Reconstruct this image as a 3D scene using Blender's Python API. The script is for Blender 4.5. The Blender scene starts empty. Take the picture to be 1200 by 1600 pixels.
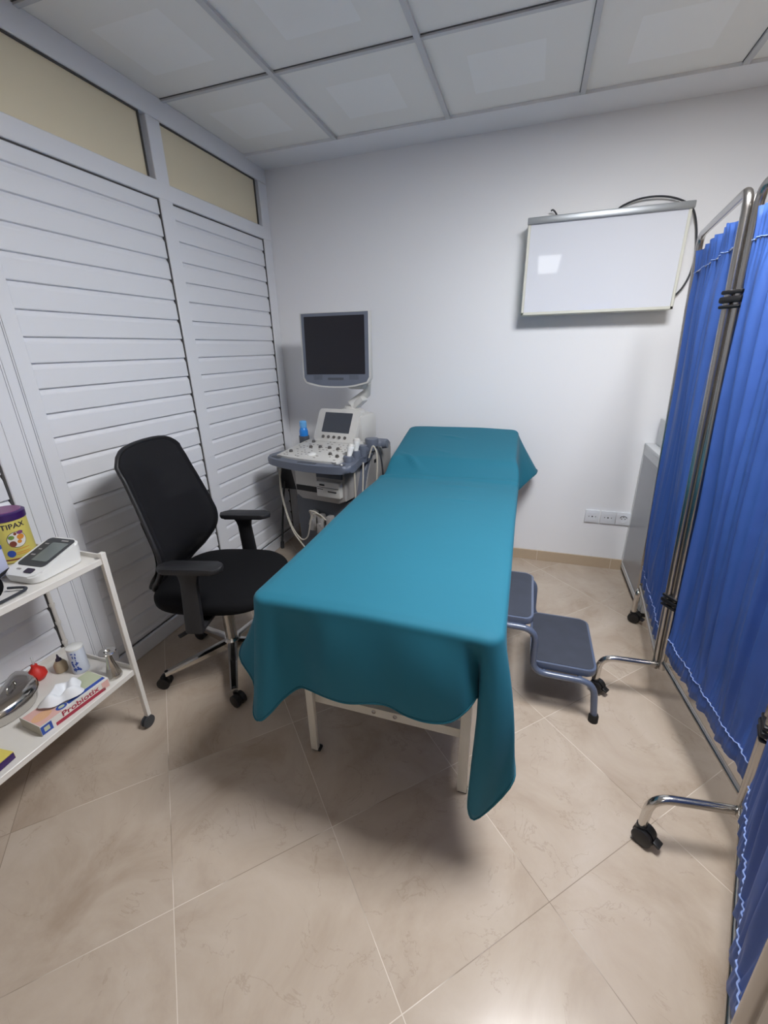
import bpy, bmesh, math, random
from mathutils import Vector, Matrix, Euler, noise
random.seed(7)
R = math.radians
C = bpy.context.scene.collection
sc = bpy.context.scene
# ---------------------------------------------------------------- camera, world, exposure
cam = bpy.data.cameras.new('camera'); camo = bpy.data.objects.new('camera', cam); C.objects.link(camo)
cam.sensor_fit = 'HORIZONTAL'; cam.sensor_width = 36; cam.lens = 665.36 / 1200 * 36
cam.clip_start = 0.02
camo.location = (1.6831, -2.7942, 1.370); camo.rotation_euler = (1.2042, 0.0209, 0.3175)
sc.camera = camo
w = bpy.data.worlds.new('world'); sc.world = w; w.use_nodes = True
w.node_tree.nodes['Background'].inputs[0].default_value = (.8, .85, 1, 1)
w.node_tree.nodes['Background'].inputs[1].default_value = 0.3
sc.view_settings.view_transform = 'Standard'; sc.view_settings.look = 'None'
sc.view_settings.gamma = 1; sc.view_settings.use_curve_mapping = False
sc.view_settings.exposure = 0.12
LIGHT = 58.0            # strength of the ceiling light panels
# ceiling light panels (centre x, centre y, relative strength)
PANELS = [(2.083, -1.71, .558, .558, 'lamp'), (1.765, -4.55, .27, 1.5, 'lamp2'), (4.483, -3.51, .558, .558, 'lamp3')]
RX, RY, H = 5.4, -5.4, 2.4135   # room size

# ---------------------------------------------------------------- materials
def s2l(c): return tuple(((x/255) / 12.92 if x/255 <= .04045 else ((x/255 + .055) / 1.055) ** 2.4) for x in c) + (1,)
def mat(name, col, rough=.5, metal=0, emit=None, es=0, bump=None, mottle=0, spec=None, trans=0, alpha=1, coat=0, sheen=0, ms=20):
    m = bpy.data.materials.new(name); m.use_nodes = True
    nt = m.node_tree; b = nt.nodes['Principled BSDF']
    c = s2l(col)
    b.inputs['Base Color'].default_value = c
    b.inputs['Roughness'].default_value = rough; b.inputs['Metallic'].default_value = metal
    if spec is not None: b.inputs['Specular IOR Level'].default_value = spec
    if trans: b.inputs['Transmission Weight'].default_value = trans
    if alpha < 1: b.inputs['Alpha'].default_value = alpha
    if coat: b.inputs['Coat Weight'].default_value = coat
    if sheen: b.inputs['Sheen Weight'].default_value = sheen
    if emit: b.inputs['Emission Color'].default_value = emit; b.inputs['Emission Strength'].default_value = es
    tc = nt.nodes.new('ShaderNodeTexCoord')
    nz = nt.nodes.new('ShaderNodeTexNoise'); nz.inputs['Scale'].default_value = ms; nz.inputs['Detail'].default_value = 4
    nt.links.new(tc.outputs['Object'], nz.inputs['Vector'])
    mx = nt.nodes.new('ShaderNodeMix'); mx.data_type = 'RGBA'
    k = mottle if mottle else .03
    mx.inputs[6].default_value = tuple(x * (1 - k) for x in c[:3]) + (1,); mx.inputs[7].default_value = tuple(min(1, x * (1 + k)) for x in c[:3]) + (1,)
    nt.links.new(nz.outputs['Fac'], mx.inputs[0]); nt.links.new(mx.outputs[2], b.inputs['Base Color'])
    if bump:
        n2 = nt.nodes.new('ShaderNodeTexNoise'); n2.inputs['Scale'].default_value = bump[0]; n2.inputs['Detail'].default_value = 3
        nt.links.new(tc.outputs['Object'], n2.inputs['Vector'])
        bp = nt.nodes.new('ShaderNodeBump'); bp.inputs['Strength'].default_value = bump[1]; bp.inputs['Distance'].default_value = bump[2]
        nt.links.new(n2.outputs['Fac'], bp.inputs['Height']); nt.links.new(bp.outputs[0], b.inputs['Normal'])
    return m
def math_n(nt, op, a, b=None, c=None):
    n = nt.nodes.new('ShaderNodeMath'); n.operation = op
    for i, x in enumerate((a, b, c)):
        if x is None: continue
        if isinstance(x, (int, float)): n.inputs[i].default_value = x
        else: nt.links.new(x, n.inputs[i])
    return n.outputs[0]
def floor_mat():
    m = bpy.data.materials.new('marble_tile'); m.use_nodes = True; nt = m.node_tree; b = nt.nodes['Principled BSDF']
    tc = nt.nodes.new('ShaderNodeTexCoord'); sp = nt.nodes.new('ShaderNodeSeparateXYZ'); nt.links.new(tc.outputs['Object'], sp.inputs[0])
    X, Y = sp.outputs[0], sp.outputs[1]; T = .4435; q = 1 / math.sqrt(2)
    a = math_n(nt, 'MULTIPLY', math_n(nt, 'ADD', X, Y), q); d = math_n(nt, 'MULTIPLY', math_n(nt, 'SUBTRACT', X, Y), q)
    ua = math_n(nt, 'DIVIDE', math_n(nt, 'ADD', a, 1.003 + 40*T), T); ud = math_n(nt, 'DIVIDE', math_n(nt, 'ADD', d, -2.300 + 40*T), T)
    def edge(u):
        f = math_n(nt, 'FRACT', u); g = math_n(nt, 'SUBTRACT', 1, f); return math_n(nt, 'MINIMUM', f, g)
    e = math_n(nt, 'MINIMUM', edge(ua), edge(ud))
    line = math_n(nt, 'LESS_THAN', e, .0022 / 1)
    ia = math_n(nt, 'FLOOR', ua); idd = math_n(nt, 'FLOOR', ud)
    cb = nt.nodes.new('ShaderNodeCombineXYZ'); nt.links.new(ia, cb.inputs[0]); nt.links.new(idd, cb.inputs[1])
    wn = nt.nodes.new('ShaderNodeTexWhiteNoise'); nt.links.new(cb.outputs[0], wn.inputs[0])
    off = nt.nodes.new('ShaderNodeVectorMath'); off.operation = 'SCALE'; nt.links.new(wn.outputs['Color'], off.inputs[0]); off.inputs['Scale'].default_value = 7
    v = nt.nodes.new('ShaderNodeVectorMath'); v.operation = 'ADD'; nt.links.new(tc.outputs['Object'], v.inputs[0]); nt.links.new(off.outputs[0], v.inputs[1])
    n1 = nt.nodes.new('ShaderNodeTexNoise'); n1.inputs['Scale'].default_value = 3.5; n1.inputs['Detail'].default_value = 8; n1.inputs['Roughness'].default_value = .62; n1.inputs['Distortion'].default_value = .6
    nt.links.new(v.outputs[0], n1.inputs['Vector'])
    r1 = nt.nodes.new('ShaderNodeValToRGB'); e1 = r1.color_ramp.elements
    e1[0].position = .28; e1[0].color = s2l((166, 148, 131)); e1[1].position = .72; e1[1].color = s2l((193, 179, 165))
    k = r1.color_ramp.elements.new(.48); k.color = s2l((182, 166, 150))
    nt.links.new(n1.outputs['Fac'], r1.inputs[0])
    # thin veins
    n2 = nt.nodes.new('ShaderNodeTexNoise'); n2.inputs['Scale'].default_value = 4.5; n2.inputs['Detail'].default_value = 6; n2.inputs['Distortion'].default_value = 1.6; n2.inputs['Roughness'].default_value = .6
    nt.links.new(v.outputs[0], n2.inputs['Vector'])
    vv = math_n(nt, 'ABSOLUTE', math_n(nt, 'SUBTRACT', n2.outputs['Fac'], .5))
    vein = math_n(nt, 'MULTIPLY', math_n(nt, 'SUBTRACT', 1, math_n(nt, 'MINIMUM', math_n(nt, 'DIVIDE', vv, .010), 1)), .30)
    n3 = nt.nodes.new('ShaderNodeTexNoise'); n3.inputs['Scale'].default_value = 6; nt.links.new(v.outputs[0], n3.inputs['Vector'])
    vein = math_n(nt, 'MULTIPLY', vein, math_n(nt, 'GREATER_THAN', n3.outputs['Fac'], .52))
    mx = nt.nodes.new('ShaderNodeMix'); mx.data_type = 'RGBA'; mx.inputs[7].default_value = s2l((140, 120, 100))
    nt.links.new(vein, mx.inputs[0]); nt.links.new(r1.outputs[0], mx.inputs[6])
    mg = nt.nodes.new('ShaderNodeMix'); mg.data_type = 'RGBA'; mg.inputs[7].default_value = s2l((214, 202, 186))
    nl = nt.nodes.new('ShaderNodeTexNoise'); nl.inputs['Scale'].default_value = 2.2; nt.links.new(tc.outputs['Object'], nl.inputs['Vector'])
    rr = nt.nodes.new('ShaderNodeValToRGB'); rr.color_ramp.elements[0].position = .42; rr.color_ramp.elements[0].color = s2l((132, 118, 104)); rr.color_ramp.elements[1].position = .5; rr.color_ramp.elements[1].color = s2l((224, 214, 202))
    nt.links.new(nl.outputs['Fac'], rr.inputs[0]); nt.links.new(rr.outputs[0], mg.inputs[7])
    nt.links.new(math_n(nt, 'MULTIPLY', line, .8), mg.inputs[0]); nt.links.new(mx.outputs[2], mg.inputs[6])
    nt.links.new(mg.outputs[2], b.inputs['Base Color'])
    rg = nt.nodes.new('ShaderNodeMapRange'); rg.inputs[3].default_value = .12; rg.inputs[4].default_value = .26; nt.links.new(n3.outputs['Fac'], rg.inputs[0]); nt.links.new(rg.outputs[0], b.inputs['Roughness'])
    b.inputs['Specular IOR Level'].default_value = .35
    bp = nt.nodes.new('ShaderNodeBump'); bp.inputs['Strength'].default_value = .25; bp.inputs['Distance'].default_value = .002
    hh = math_n(nt, 'ADD', math_n(nt, 'SUBTRACT', 1, line), math_n(nt, 'MULTIPLY', n3.outputs['Fac'], .5))
    nt.links.new(hh, bp.inputs['Height']); nt.links.new(bp.outputs[0], b.inputs['Normal'])
    return m
def ceiling_mat():
    m = bpy.data.materials.new('ceiling_tile'); m.use_nodes = True; nt = m.node_tree; b = nt.nodes['Principled BSDF']
    tc = nt.nodes.new('ShaderNodeTexCoord'); sp = nt.nodes.new('ShaderNodeSeparateXYZ'); nt.links.new(tc.outputs['Object'], sp.inputs[0])
    fx = math_n(nt, 'FRACT', math_n(nt, 'DIVIDE', math_n(nt, 'ADD', sp.outputs[0], -.583 + 6), .6))
    fy = math_n(nt, 'FRACT', math_n(nt, 'DIVIDE', math_n(nt, 'ADD', sp.outputs[1], .21 + 12), .6))
    ax = math_n(nt, 'LESS_THAN', math_n(nt, 'ABSOLUTE', math_n(nt, 'SUBTRACT', fx, .49)), .24)
    ay = math_n(nt, 'LESS_THAN', math_n(nt, 'ABSOLUTE', math_n(nt, 'SUBTRACT', fy, .52)), .235)
    ins = math_n(nt, 'MULTIPLY', math_n(nt, 'MULTIPLY', ax, ay), math_n(nt, 'LESS_THAN', sp.outputs[1], -.21))
    mx = nt.nodes.new('ShaderNodeMix'); mx.data_type = 'RGBA'; mx.inputs[6].default_value = s2l((244, 242, 238)); mx.inputs[7].default_value = s2l((249, 248, 246))
    nt.links.new(ins, mx.inputs[0]); nt.links.new(mx.outputs[2], b.inputs['Base Color']); b.inputs['Roughness'].default_value = .55
    return m
def blue_mat():
    m = mat('blue_curtain_cloth', (62, 98, 174), .55, sheen=0, bump=(14, .25, .01), mottle=.10, ms=6)
    return m
M = {
 'floor': floor_mat(), 'ceil': ceiling_mat(),
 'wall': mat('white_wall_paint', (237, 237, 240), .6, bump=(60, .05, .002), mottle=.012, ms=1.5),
 'walldim': mat('dimmed_unseen_wall', (176, 170, 162), .7),  # unseen walls, colour darkened to cut fill light on the sheet front
 'part': mat('white_partition_panel', (230, 231, 236), .38, mottle=.015, ms=3),
 'pframe': mat('white_partition_frame', (230, 231, 236), .35, mottle=.015, ms=3),
 'infill': mat('cream_transom_sheet', (228, 216, 188), .35, mottle=.04, ms=1.5),
 'seal': mat('dark_rubber_seal', (74, 72, 72), .6), 'groove': mat('grey_groove_line', (150, 152, 160), .6),
 'tbar': mat('grey_ceiling_grid', (204, 204, 206), .4),
 'shadowgap': mat('painted_gap_shade', (96, 96, 98), .6),
 'skirt': mat('beige_skirting_tile', (186, 166, 142), .3, mottle=.06, ms=8),
 'grout': mat('pale_grout', (214, 204, 190), .7),
 'teal': mat('teal_sheet_cotton', (15, 102, 124), .78, sheen=.04, bump=(9, .12, .01), mottle=.03, ms=5),
 'tealhem': mat('teal_hem', (22, 98, 116), .8),
 'blue': blue_mat(), 'stitch': mat('pale_blue_stitching', (150, 172, 222), .7),
 'chrome': mat('chrome_tube', (205, 202, 198), .16, 1), 'steel': mat('brushed_steel_tube', (176, 172, 168), .26, 1),
 'black': mat('black_plastic', (22, 21, 23), .42), 'blackf': mat('black_fabric', (17, 17, 20), .9, bump=(400, .4, .001), spec=.2),
 'mesh': mat('black_back_mesh', (22, 22, 26), .85, bump=(500, .5, .001), spec=.25, alpha=.90),
 'blackarm': mat('black_arm_plastic', (32, 32, 35), .5),
 'rubber': mat('black_rubber', (20, 20, 20), .7), 'darkgrey': mat('dark_grey_plastic', (58, 60, 64), .5),
 'white': mat('white_enamel', (226, 222, 216), .3), 'whitep': mat('white_plastic', (232, 232, 230), .35),
 'bedw': mat('bed_white_enamel', (222, 216, 204), .35),
 'mattress': mat('dark_mattress_vinyl', (40, 44, 52), .5),
 'stool': mat('blue_grey_enamel', (88, 98, 120), .3, coat=.3), 'tread': mat('black_rubber_tread', (56, 60, 72), .75, mottle=.25, ms=14),
 'usbeige': mat('machine_pale_grey', (206, 204, 200), .4), 'usgrey': mat('machine_slate_grey', (104, 110, 124), .42), 'usmid': mat('machine_mid_grey', (122, 124, 130), .45), 'usdark': mat('machine_dark_grey', (80, 84, 92), .5),
 'usside': mat('machine_side_taupe', (158, 154, 152), .45),
 'screen': mat('dark_monitor_glass', (32, 31, 38), .35, spec=.4), 'lcd': mat('grey_lcd_glass', (62, 66, 74), .25), 'lcd2': mat('grey_green_lcd', (112, 120, 118), .25),
 'knob': mat('knob_grey', (88, 84, 82), .4), 'key': mat('small_key_grey', (150, 146, 142), .5),
 'cable': mat('pale_cable', (190, 184, 172), .5), 'cabled': mat('dark_cable', (50, 52, 58), .5),
 'bluegel': mat('blue_gel_bottle', (40, 130, 214), .25), 'bluecap': mat('light_blue_cap', (110, 178, 236), .3),
 'board': mat('light_box_screen', (222, 224, 232), .03, spec=.5, mottle=.008, ms=2), 'boardf': mat('cream_metal_case', (214, 213, 202), .4), 'alu': mat('aluminium_strip', (168, 172, 176), .4, .7),
 'cab': mat('white_cabinet', (214, 216, 218), .4), 'cabg': mat('grey_cabinet_side', (158, 160, 166), .3, mottle=.03, ms=4),
 'sock': mat('white_socket_plastic', (226, 228, 234), .35), 'hole': mat('dark_hole', (30, 30, 32), .7),
 'tuby': mat('yellow_label', (222, 208, 110), .45, mottle=.06, ms=25), 'tubp': mat('purple_lid', (62, 34, 96), .35), 'tubpl': mat('mauve_lid_top', (126, 70, 120), .35), 'ink': mat('dark_ink', (48, 40, 60), .6),
 'red': mat('red_rubber', (200, 44, 36), .5), 'redink': mat('red_print', (168, 50, 70), .6), 'pinkp': mat('pink_print', (222, 178, 170), .55), 'blueink': mat('blue_print', (52, 82, 168), .55),
 'greenp': mat('pale_green_card', (190, 196, 168), .6), 'card': mat('white_card', (228, 224, 218), .6), 'cardb': mat('grey_card_end', (176, 170, 158), .7),
 'tissue': mat('white_tissue', (236, 238, 242), .9), 'beige': mat('beige_bottle', (176, 158, 132), .45), 'can': mat('pale_blue_white_can', (214, 220, 232), .4),
 'orange': mat('orange_print', (216, 140, 50), .6), 'green': mat('green_print', (120, 150, 70), .6), 'brown': mat('brown_print', (130, 66, 50), .6),
 'yellowc': mat('yellow_card', (222, 206, 104), .5), 'lilac': mat('pale_lilac_card', (196, 200, 226), .5),
 'clear': mat('clear_tube', (220, 222, 224), .2, alpha=.5), 'skin': mat('skin_print', (226, 178, 140), .6),
 'lamp': mat('lamp_diffuser', (255, 255, 255), .5, emit=(.965, .98, 1, 1), es=LIGHT),
 'lamp2': mat('reflection_source_diffuser', (255, 255, 255), .5, emit=(.95, .97, 1, 1), es=LIGHT * .09),  # unseen panel, sized and dimmed to give the reflection in the light box
 'lamp3': mat('lamp_diffuser_right', (255, 255, 255), .5, emit=(1, .95, .88, 1), es=LIGHT * .22),
}

# ---------------------------------------------------------------- geometry helpers
class MB:
    def __init__(s): s.bm = bmesh.new(); s.mats = []
    def _m(s, fs, m):
        if m is None: m = s.mats[0] if s.mats else None
        if m not in s.mats: s.mats.append(m)
        i = s.mats.index(m)
        for f in fs: f.material_index = i
    def box(s, c, size, rot=None, bevel=0, m=None, seg=2, taper=None):
        r = bmesh.ops.create_cube(s.bm, size=1); vs = r['verts']
        for v in vs:
            v.co = Vector((v.co.x * size[0], v.co.y * size[1], v.co.z * size[2]))
            if taper and v.co.z < 0: v.co.x *= taper[0]; v.co.y *= taper[1]
        fs = list({f for v in vs for f in v.link_faces})
        if bevel:
            es = list({e for v in vs for e in v.link_edges})
            g = bmesh.ops.bevel(s.bm, geom=es, offset=bevel, segments=seg, affect='EDGES', profile=.5)
            vs = list({v for f in g['faces'] for v in f.verts} | {v for f in fs if f.is_valid for v in f.verts})
            fs = list({f for v in vs for f in v.link_faces})
        T = Matrix.Translation(Vector(c))
        if rot is not None: T = T @ (Euler(rot).to_matrix().to_4x4() if not isinstance(rot, Matrix) else rot.to_4x4())
        for v in vs: v.co = T @ v.co
        s._m(fs, m); return s
    def tube(s, pts, r, n=10, m=None, closed=False, cap=True):
        pts = [Vector(p) for p in pts]; N = len(pts); rings = []
        rr = r if isinstance(r, (list, tuple)) else [r] * N
        up = None
        for i, p in enumerate(pts):
            if closed: t = pts[(i + 1) % N] - pts[i - 1]
            else: t = pts[min(i + 1, N - 1)] - pts[max(i - 1, 0)]
            if t.length < 1e-9: t = Vector((0, 0, 1))
            t.normalize()
            if up is None:
                up = Vector((0, 0, 1)) if abs(t.z) < .9 else Vector((1, 0, 0))
            a = t.cross(up)
            if a.length < 1e-6: a = t.orthogonal()
            a.normalize(); b = a.cross(t).normalized(); up = b
            rings.append([s.bm.verts.new(p + (a * math.cos(2 * math.pi * k / n) + b * math.sin(2 * math.pi * k / n)) * rr[i]) for k in range(n)])
        fs = []
        for i in range(N if closed else N - 1):
            A, B = rings[i], rings[(i + 1) % N]
            for k in range(n): fs.append(s.bm.faces.new((A[k], A[(k + 1) % n], B[(k + 1) % n], B[k])))
        if cap and not closed:
            fs.append(s.bm.faces.new(rings[0][::-1])); fs.append(s.bm.faces.new(rings[-1]))
        s._m(fs, m); return s
    def cyl(s, a, b, r, n=20, m=None, r2=None): return s.tube([a, b], [r, r if r2 is None else r2], n, m)
    def lathe(s, prof, c=(0, 0, 0), n=24, m=None, T=None):   # prof: (r, z)
        rings = []
        T = T or Matrix.Identity(4); c = Vector(c)
        for r, z in prof: rings.append([s.bm.verts.new(T @ Vector((r * math.cos(2 * math.pi * k / n), r * math.sin(2 * math.pi * k / n), z)) + c) for k in range(n)])
        fs = []
        for A, B in zip(rings, rings[1:]):
            for k in range(n): fs.append(s.bm.faces.new((A[k], A[(k + 1) % n], B[(k + 1) % n], B[k])))
        if prof[0][0] > 1e-5: fs.append(s.bm.faces.new(rings[0][::-1]))
        if prof[-1][0] > 1e-5: fs.append(s.bm.faces.new(rings[-1]))
        s._m(fs, m); return s
    def prism(s, poly, d, T, m=None, bevel=0):   # poly in local xy, extruded along local z by d, placed with matrix T
        a = [s.bm.verts.new(T @ Vector((x, y, 0))) for x, y in poly]; b = [s.bm.verts.new(T @ Vector((x, y, d))) for x, y in poly]
        n = len(poly); fs = [s.bm.faces.new(a[::-1]), s.bm.faces.new(b)]
        caps = list(fs)
        for k in range(n): fs.append(s.bm.faces.new((a[k], a[(k + 1) % n], b[(k + 1) % n], b[k])))
        if bevel:
            es = list({e for f in caps for e in f.edges})
            g = bmesh.ops.bevel(s.bm, geom=es, offset=bevel, segments=2, affect='EDGES', profile=.5)
            fs = [f for f in fs if f.is_valid] + g['faces']
        s._m(fs, m); return s
    def grid(s, fn, nu, nv, m=None, closed_u=False):
        V = [[s.bm.verts.new(fn(i / nu, j / nv)) for j in range(nv + 1)] for i in range(nu if closed_u else nu + 1)]
        fs = []
        L = len(V)
        for i in range(nu):
            for j in range(nv):
                fs.append(s.bm.faces.new((V[i][j], V[(i + 1) % L][j], V[(i + 1) % L][j + 1], V[i][j + 1])))
        s._m(fs, m); return s
    def sphere(s, c, r, m=None, sc=(1, 1, 1), n=12):
        g = bmesh.ops.create_uvsphere(s.bm, u_segments=n * 2, v_segments=n, radius=r)
        for v in g['verts']: v.co = Vector((v.co.x * sc[0], v.co.y * sc[1], v.co.z * sc[2])) + Vector(c)
        s._m({f for v in g['verts'] for f in v.link_faces}, m); return s
WM = {}
def finish(me, bm, ang=38):
    bmesh.ops.recalc_face_normals(bm, faces=bm.faces)
    for f in bm.faces: f.smooth = True
    for e in bm.edges:
        if len(e.link_faces) == 2 and e.calc_face_angle(0) > R(ang): e.smooth = False
    bm.to_mesh(me); bm.free()
def build(mb, name, m=None, parent=None, local=False, label=None, cat=None, group=None, kind=None, ang=38, origin=None):
    me = bpy.data.meshes.new(name); bm = mb.bm
    mats = mb.mats or [m]
    if m is not None: mats = [m if x is None else x for x in mats]
    o = bpy.data.objects.new(name, me); C.objects.link(o)
    if parent is not None:
        o.parent = parent
        if not local: bm.transform(WM[parent].inverted())
        WM[o] = WM[parent].copy()
    else:
        if kind == 'structure' and origin is None: loc = Vector((0, 0, 0))
        elif origin is not None: loc = Vector(origin)
        else:
            xs = [v.co for v in bm.verts]
            loc = Vector(((min(v.x for v in xs) + max(v.x for v in xs)) / 2, (min(v.y for v in xs) + max(v.y for v in xs)) / 2, min(v.z for v in xs)))
        bm.transform(Matrix.Translation(-loc)); o.location = loc; WM[o] = Matrix.Translation(loc)
    finish(me, bm, ang)
    for x in mats: me.materials.append(x)
    props(o, label, cat, group, kind); return o
def props(o, label=None, cat=None, group=None, kind=None):
    for k, v in (('label', label), ('category', cat), ('group', group), ('kind', kind)):
        if v: o[k] = v
def thing(name, label, cat, loc=(0, 0, 0), rz=0, group=None):
    o = bpy.data.objects.new(name, None); C.objects.link(o); o.location = loc; o.rotation_euler = (0, 0, rz); o.empty_display_size = .1
    WM[o] = Matrix.Translation(Vector(loc)) @ Matrix.Rotation(rz, 4, 'Z'); props(o, label, cat, group); return o
def cr(P, n=8, closed=False):   # Catmull-Rom
    P = [Vector(p) for p in P]; out = []; N = len(P)
    for i in range(N if closed else N - 1):
        if closed: a, b, c, d = P[i - 1], P[i], P[(i + 1) % N], P[(i + 2) % N]
        else: a, b, c, d = P[max(i - 1, 0)], P[i], P[i + 1], P[min(i + 2, N - 1)]
        for k in range(n):
            t = k / n; out.append(.5 * ((2 * b) + (c - a) * t + (2 * a - 5 * b + 4 * c - d) * t * t + (3 * b - a - 3 * c + d) * t ** 3))
    if not closed: out.append(P[-1])
    return out
def fillet(P, r, n=6):     # rounded polyline
    P = [Vector(p) for p in P]; out = [P[0]]
    for i in range(1, len(P) - 1):
        a = (P[i - 1] - P[i]); b = (P[i + 1] - P[i]); ra = min(r, a.length * .49, b.length * .49)
        A = P[i] + a.normalized() * ra; B = P[i] + b.normalized() * ra
        for k in range(n + 1):
            t = k / n; out.append((1 - t) ** 2 * A + 2 * t * (1 - t) * P[i] + t * t * B)
    out.append(P[-1]); return out
def rrect(w, h, r, n=5, cx=0, cy=0):
    o = []
    for sx, sy, a0 in ((1, 1, 0), (-1, 1, 90), (-1, -1, 180), (1, -1, 270)):
        for k in range(n + 1):
            a = R(a0 + 90 * k / n); o.append((cx + sx * (w / 2 - r) + r * math.cos(a), cy + sy * (h / 2 - r) + r * math.sin(a)))
    return o
def frameT(o, x, y):   # matrix with origin o, x axis, y axis, z = x × y
    x = Vector(x).normalized(); y = Vector(y); y = (y - x * y.dot(x)).normalized(); z = x.cross(y)
    return Matrix(((x.x, y.x, z.x, o[0]), (x.y, y.y, z.y, o[1]), (x.z, y.z, z.z, o[2]), (0, 0, 0, 1)))
def text_into(mb, s, size, T, m, depth=.0006, fn=None, align='CENTER', xs=1, shear=0):
    cu = bpy.data.curves.new('t', 'FONT'); cu.body = s; cu.size = size; cu.extrude = depth / 2; cu.align_x = align; cu.align_y = 'CENTER'; cu.offset = size * .012; cu.shear = shear
    o = bpy.data.objects.new('t', cu); C.objects.link(o)
    dg = bpy.context.evaluated_depsgraph_get(); me = bpy.data.meshes.new_from_object(o.evaluated_get(dg))
    b2 = bmesh.new(); b2.from_mesh(me)
    mp = {}
    for v in b2.verts:
        p = Vector((v.co.x * xs, v.co.y, v.co.z)); p = fn(p) if fn else T @ p; mp[v] = mb.bm.verts.new(p)
    fs = []
    for f in b2.faces:
        try: fs.append(mb.bm.faces.new([mp[v] for v in f.verts]))
        except ValueError: pass
    mb._m(fs, m); b2.free(); bpy.data.objects.remove(o); bpy.data.curves.remove(cu); bpy.data.meshes.remove(me)

# ================================================================ SETTING
def S(name, mb, m, **k): return build(mb, name, m, kind='structure', **k)
S('floor', MB().box((RX / 2, RY / 2, -.05), (RX + .2, -RY + .2, .1)), M['floor'])
S('ceiling', MB().box((RX / 2, RY / 2, H + .05), (RX + .2, -RY + .2, .1)), M['ceil'])
S('wall_back', MB().box((RX / 2, .05, H / 2), (RX + .2, .1, H)), M['wall'])
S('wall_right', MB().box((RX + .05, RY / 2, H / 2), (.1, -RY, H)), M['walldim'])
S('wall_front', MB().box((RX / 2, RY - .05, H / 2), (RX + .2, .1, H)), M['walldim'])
# lowered plaster strip along the back wall and the ceiling grid
S('trim_1', MB().box((RX / 2 + .0, -.105, H - .006), (RX, .21, .014)), M['wall'])
g = MB()
xg = [.583 + .6 * k for k in range(0, 9)]; yg = [-.21 - .6 * k for k in range(0, 9)]
for x in xg: g.box((x, (RY - .2) / 2, H - .006), (.022, -RY - .2, .013))
for y in yg[1:]: g.box((RX / 2, y, H - .004), (RX, .018, .010))
S('trim_2', g, M['tbar'])
# thin dark strips: shade of the gaps beside grid bars, put into colour
g = MB()
for x in xg: g.box((x - .0125, (RY - .2) / 2, H - .001), (.0028, -RY - .2, .0035))
for y in yg[1:]: g.box((RX / 2, y - .011, H - .001), (RX, .0026, .0035))
S('trim_3', g, M['shadowgap'])
# baseboard
b = MB().box((RX / 2, -.005, .035), (RX, .010, .070), m=M['skirt'])
for k in range(8): b.box((1.833 + .45 * (k - 3), -.0103, .035), (.003, .0006, .070), m=M['grout'])
S('baseboard_back', b, M['skirt'])

# ---- left partition: backing, frame, slat panels, transom sheets
wl = S('wall_left', MB().box((-.075, RY / 2, H / 2), (.10, -RY, H)), M['part'])
fr = MB(); F = .022
def fbar(y0, y1, z0, z1, x1=F): fr.box(((x1 - .03) / 2, (y0 + y1) / 2, (z0 + z1) / 2), (x1 + .03, abs(y1 - y0), z1 - z0), bevel=.003, seg=1)
secs = [(-.088, -.845), (-.925, -1.682), (-1.875, -2.63), (-2.71, -3.46), (-3.54, -4.3), (-4.38, -5.3)]
fbar(0, RY, 2.325, H)                      # head rail
fbar(0, RY, 2.022, 2.092)                  # transom rail
fbar(0, RY, 0, .075)                       # foot rail
fbar(-.0, -.088, .075, 2.325, F - .001)                # corner post
for (a, b_) in zip(secs, secs[1:]): fbar(a[1], b_[0], .075, 2.325, F - .001)
fbar(secs[-1][1], RY, .075, 2.325, F - .001)
# raised edges and beads on the wide door post
for y in (-1.735, -1.775, -1.835): fr.box((F + .001, y, 1.05), (.004, .003, 1.94), m=M['pframe'])
build(fr, 'frame', M['pframe'], wl)
sl = MB()
gl = MB().box((F - .0005, -1.742, 1.05), (.001, .002, 1.9)); gl.box((F - .0005, -1.783, 1.05), (.001, .0015, 1.9)); build(gl, 'groove', M['groove'], wl)
for (y0, y1) in secs:
    sl.box((.008, (y0 + y1) / 2, 2.020), (.008, y0 - y1, .007)); sl.box((.009, y0 - .003, 1.05), (.012, .006, 1.94))
    sl.box((.008, (y0 + y1) / 2, .081), (.006, y0 - y1, .008))
build(sl, 'rubber_seal', M['seal'], wl)
tr_y = [(-.115, -.835), (-.955, -1.78), (-1.86, -2.63), (-2.71, -3.46), (-3.54, -4.3), (-4.38, -5.3)]
for (y0, y1) in tr_y:
    t = build(MB().box((.003, (y0 + y1) / 2, 2.2085), (.006, y0 - y1, .233)), 'transom_panel', M['infill'], wl, label='cream translucent sheet')
    q = MB(); q.box((.010, (y0 + y1) / 2, 2.3225), (.008, y0 - y1, .006)); q.box((.010, y0 - .002, 2.2085), (.008, .005, .228))
    build(q, 'edge_seal', M['seal'], t)
P0 = .0875
for (y0, y1) in secs:
    prof = []; z = 2.03
    zs = [1.96 - P0 * k for k in range(0, 22)]
    prof.append((.010, 2.03))
    for z in zs:
        if z < .12: break
        prof += [(.0125, z + .0025), (.0115, z + .0005), (.001, z - .0015), (.0015, z - .004), (.0095, z - .017), (.011, z - .022)]
    prof.append((.011, .07)); prof.append((-.02, .07)); prof.append((-.02, 2.03))
    T = Matrix(((1, 0, 0, 0), (0, 0, -1, y0 - .007), (0, 1, 0, 0), (0, 0, 0, 1)))
    build(MB().prism(prof, (y0 - .007) - (y1 + .001), T), 'slat_panel', M['part'], wl, ang=12)

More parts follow.
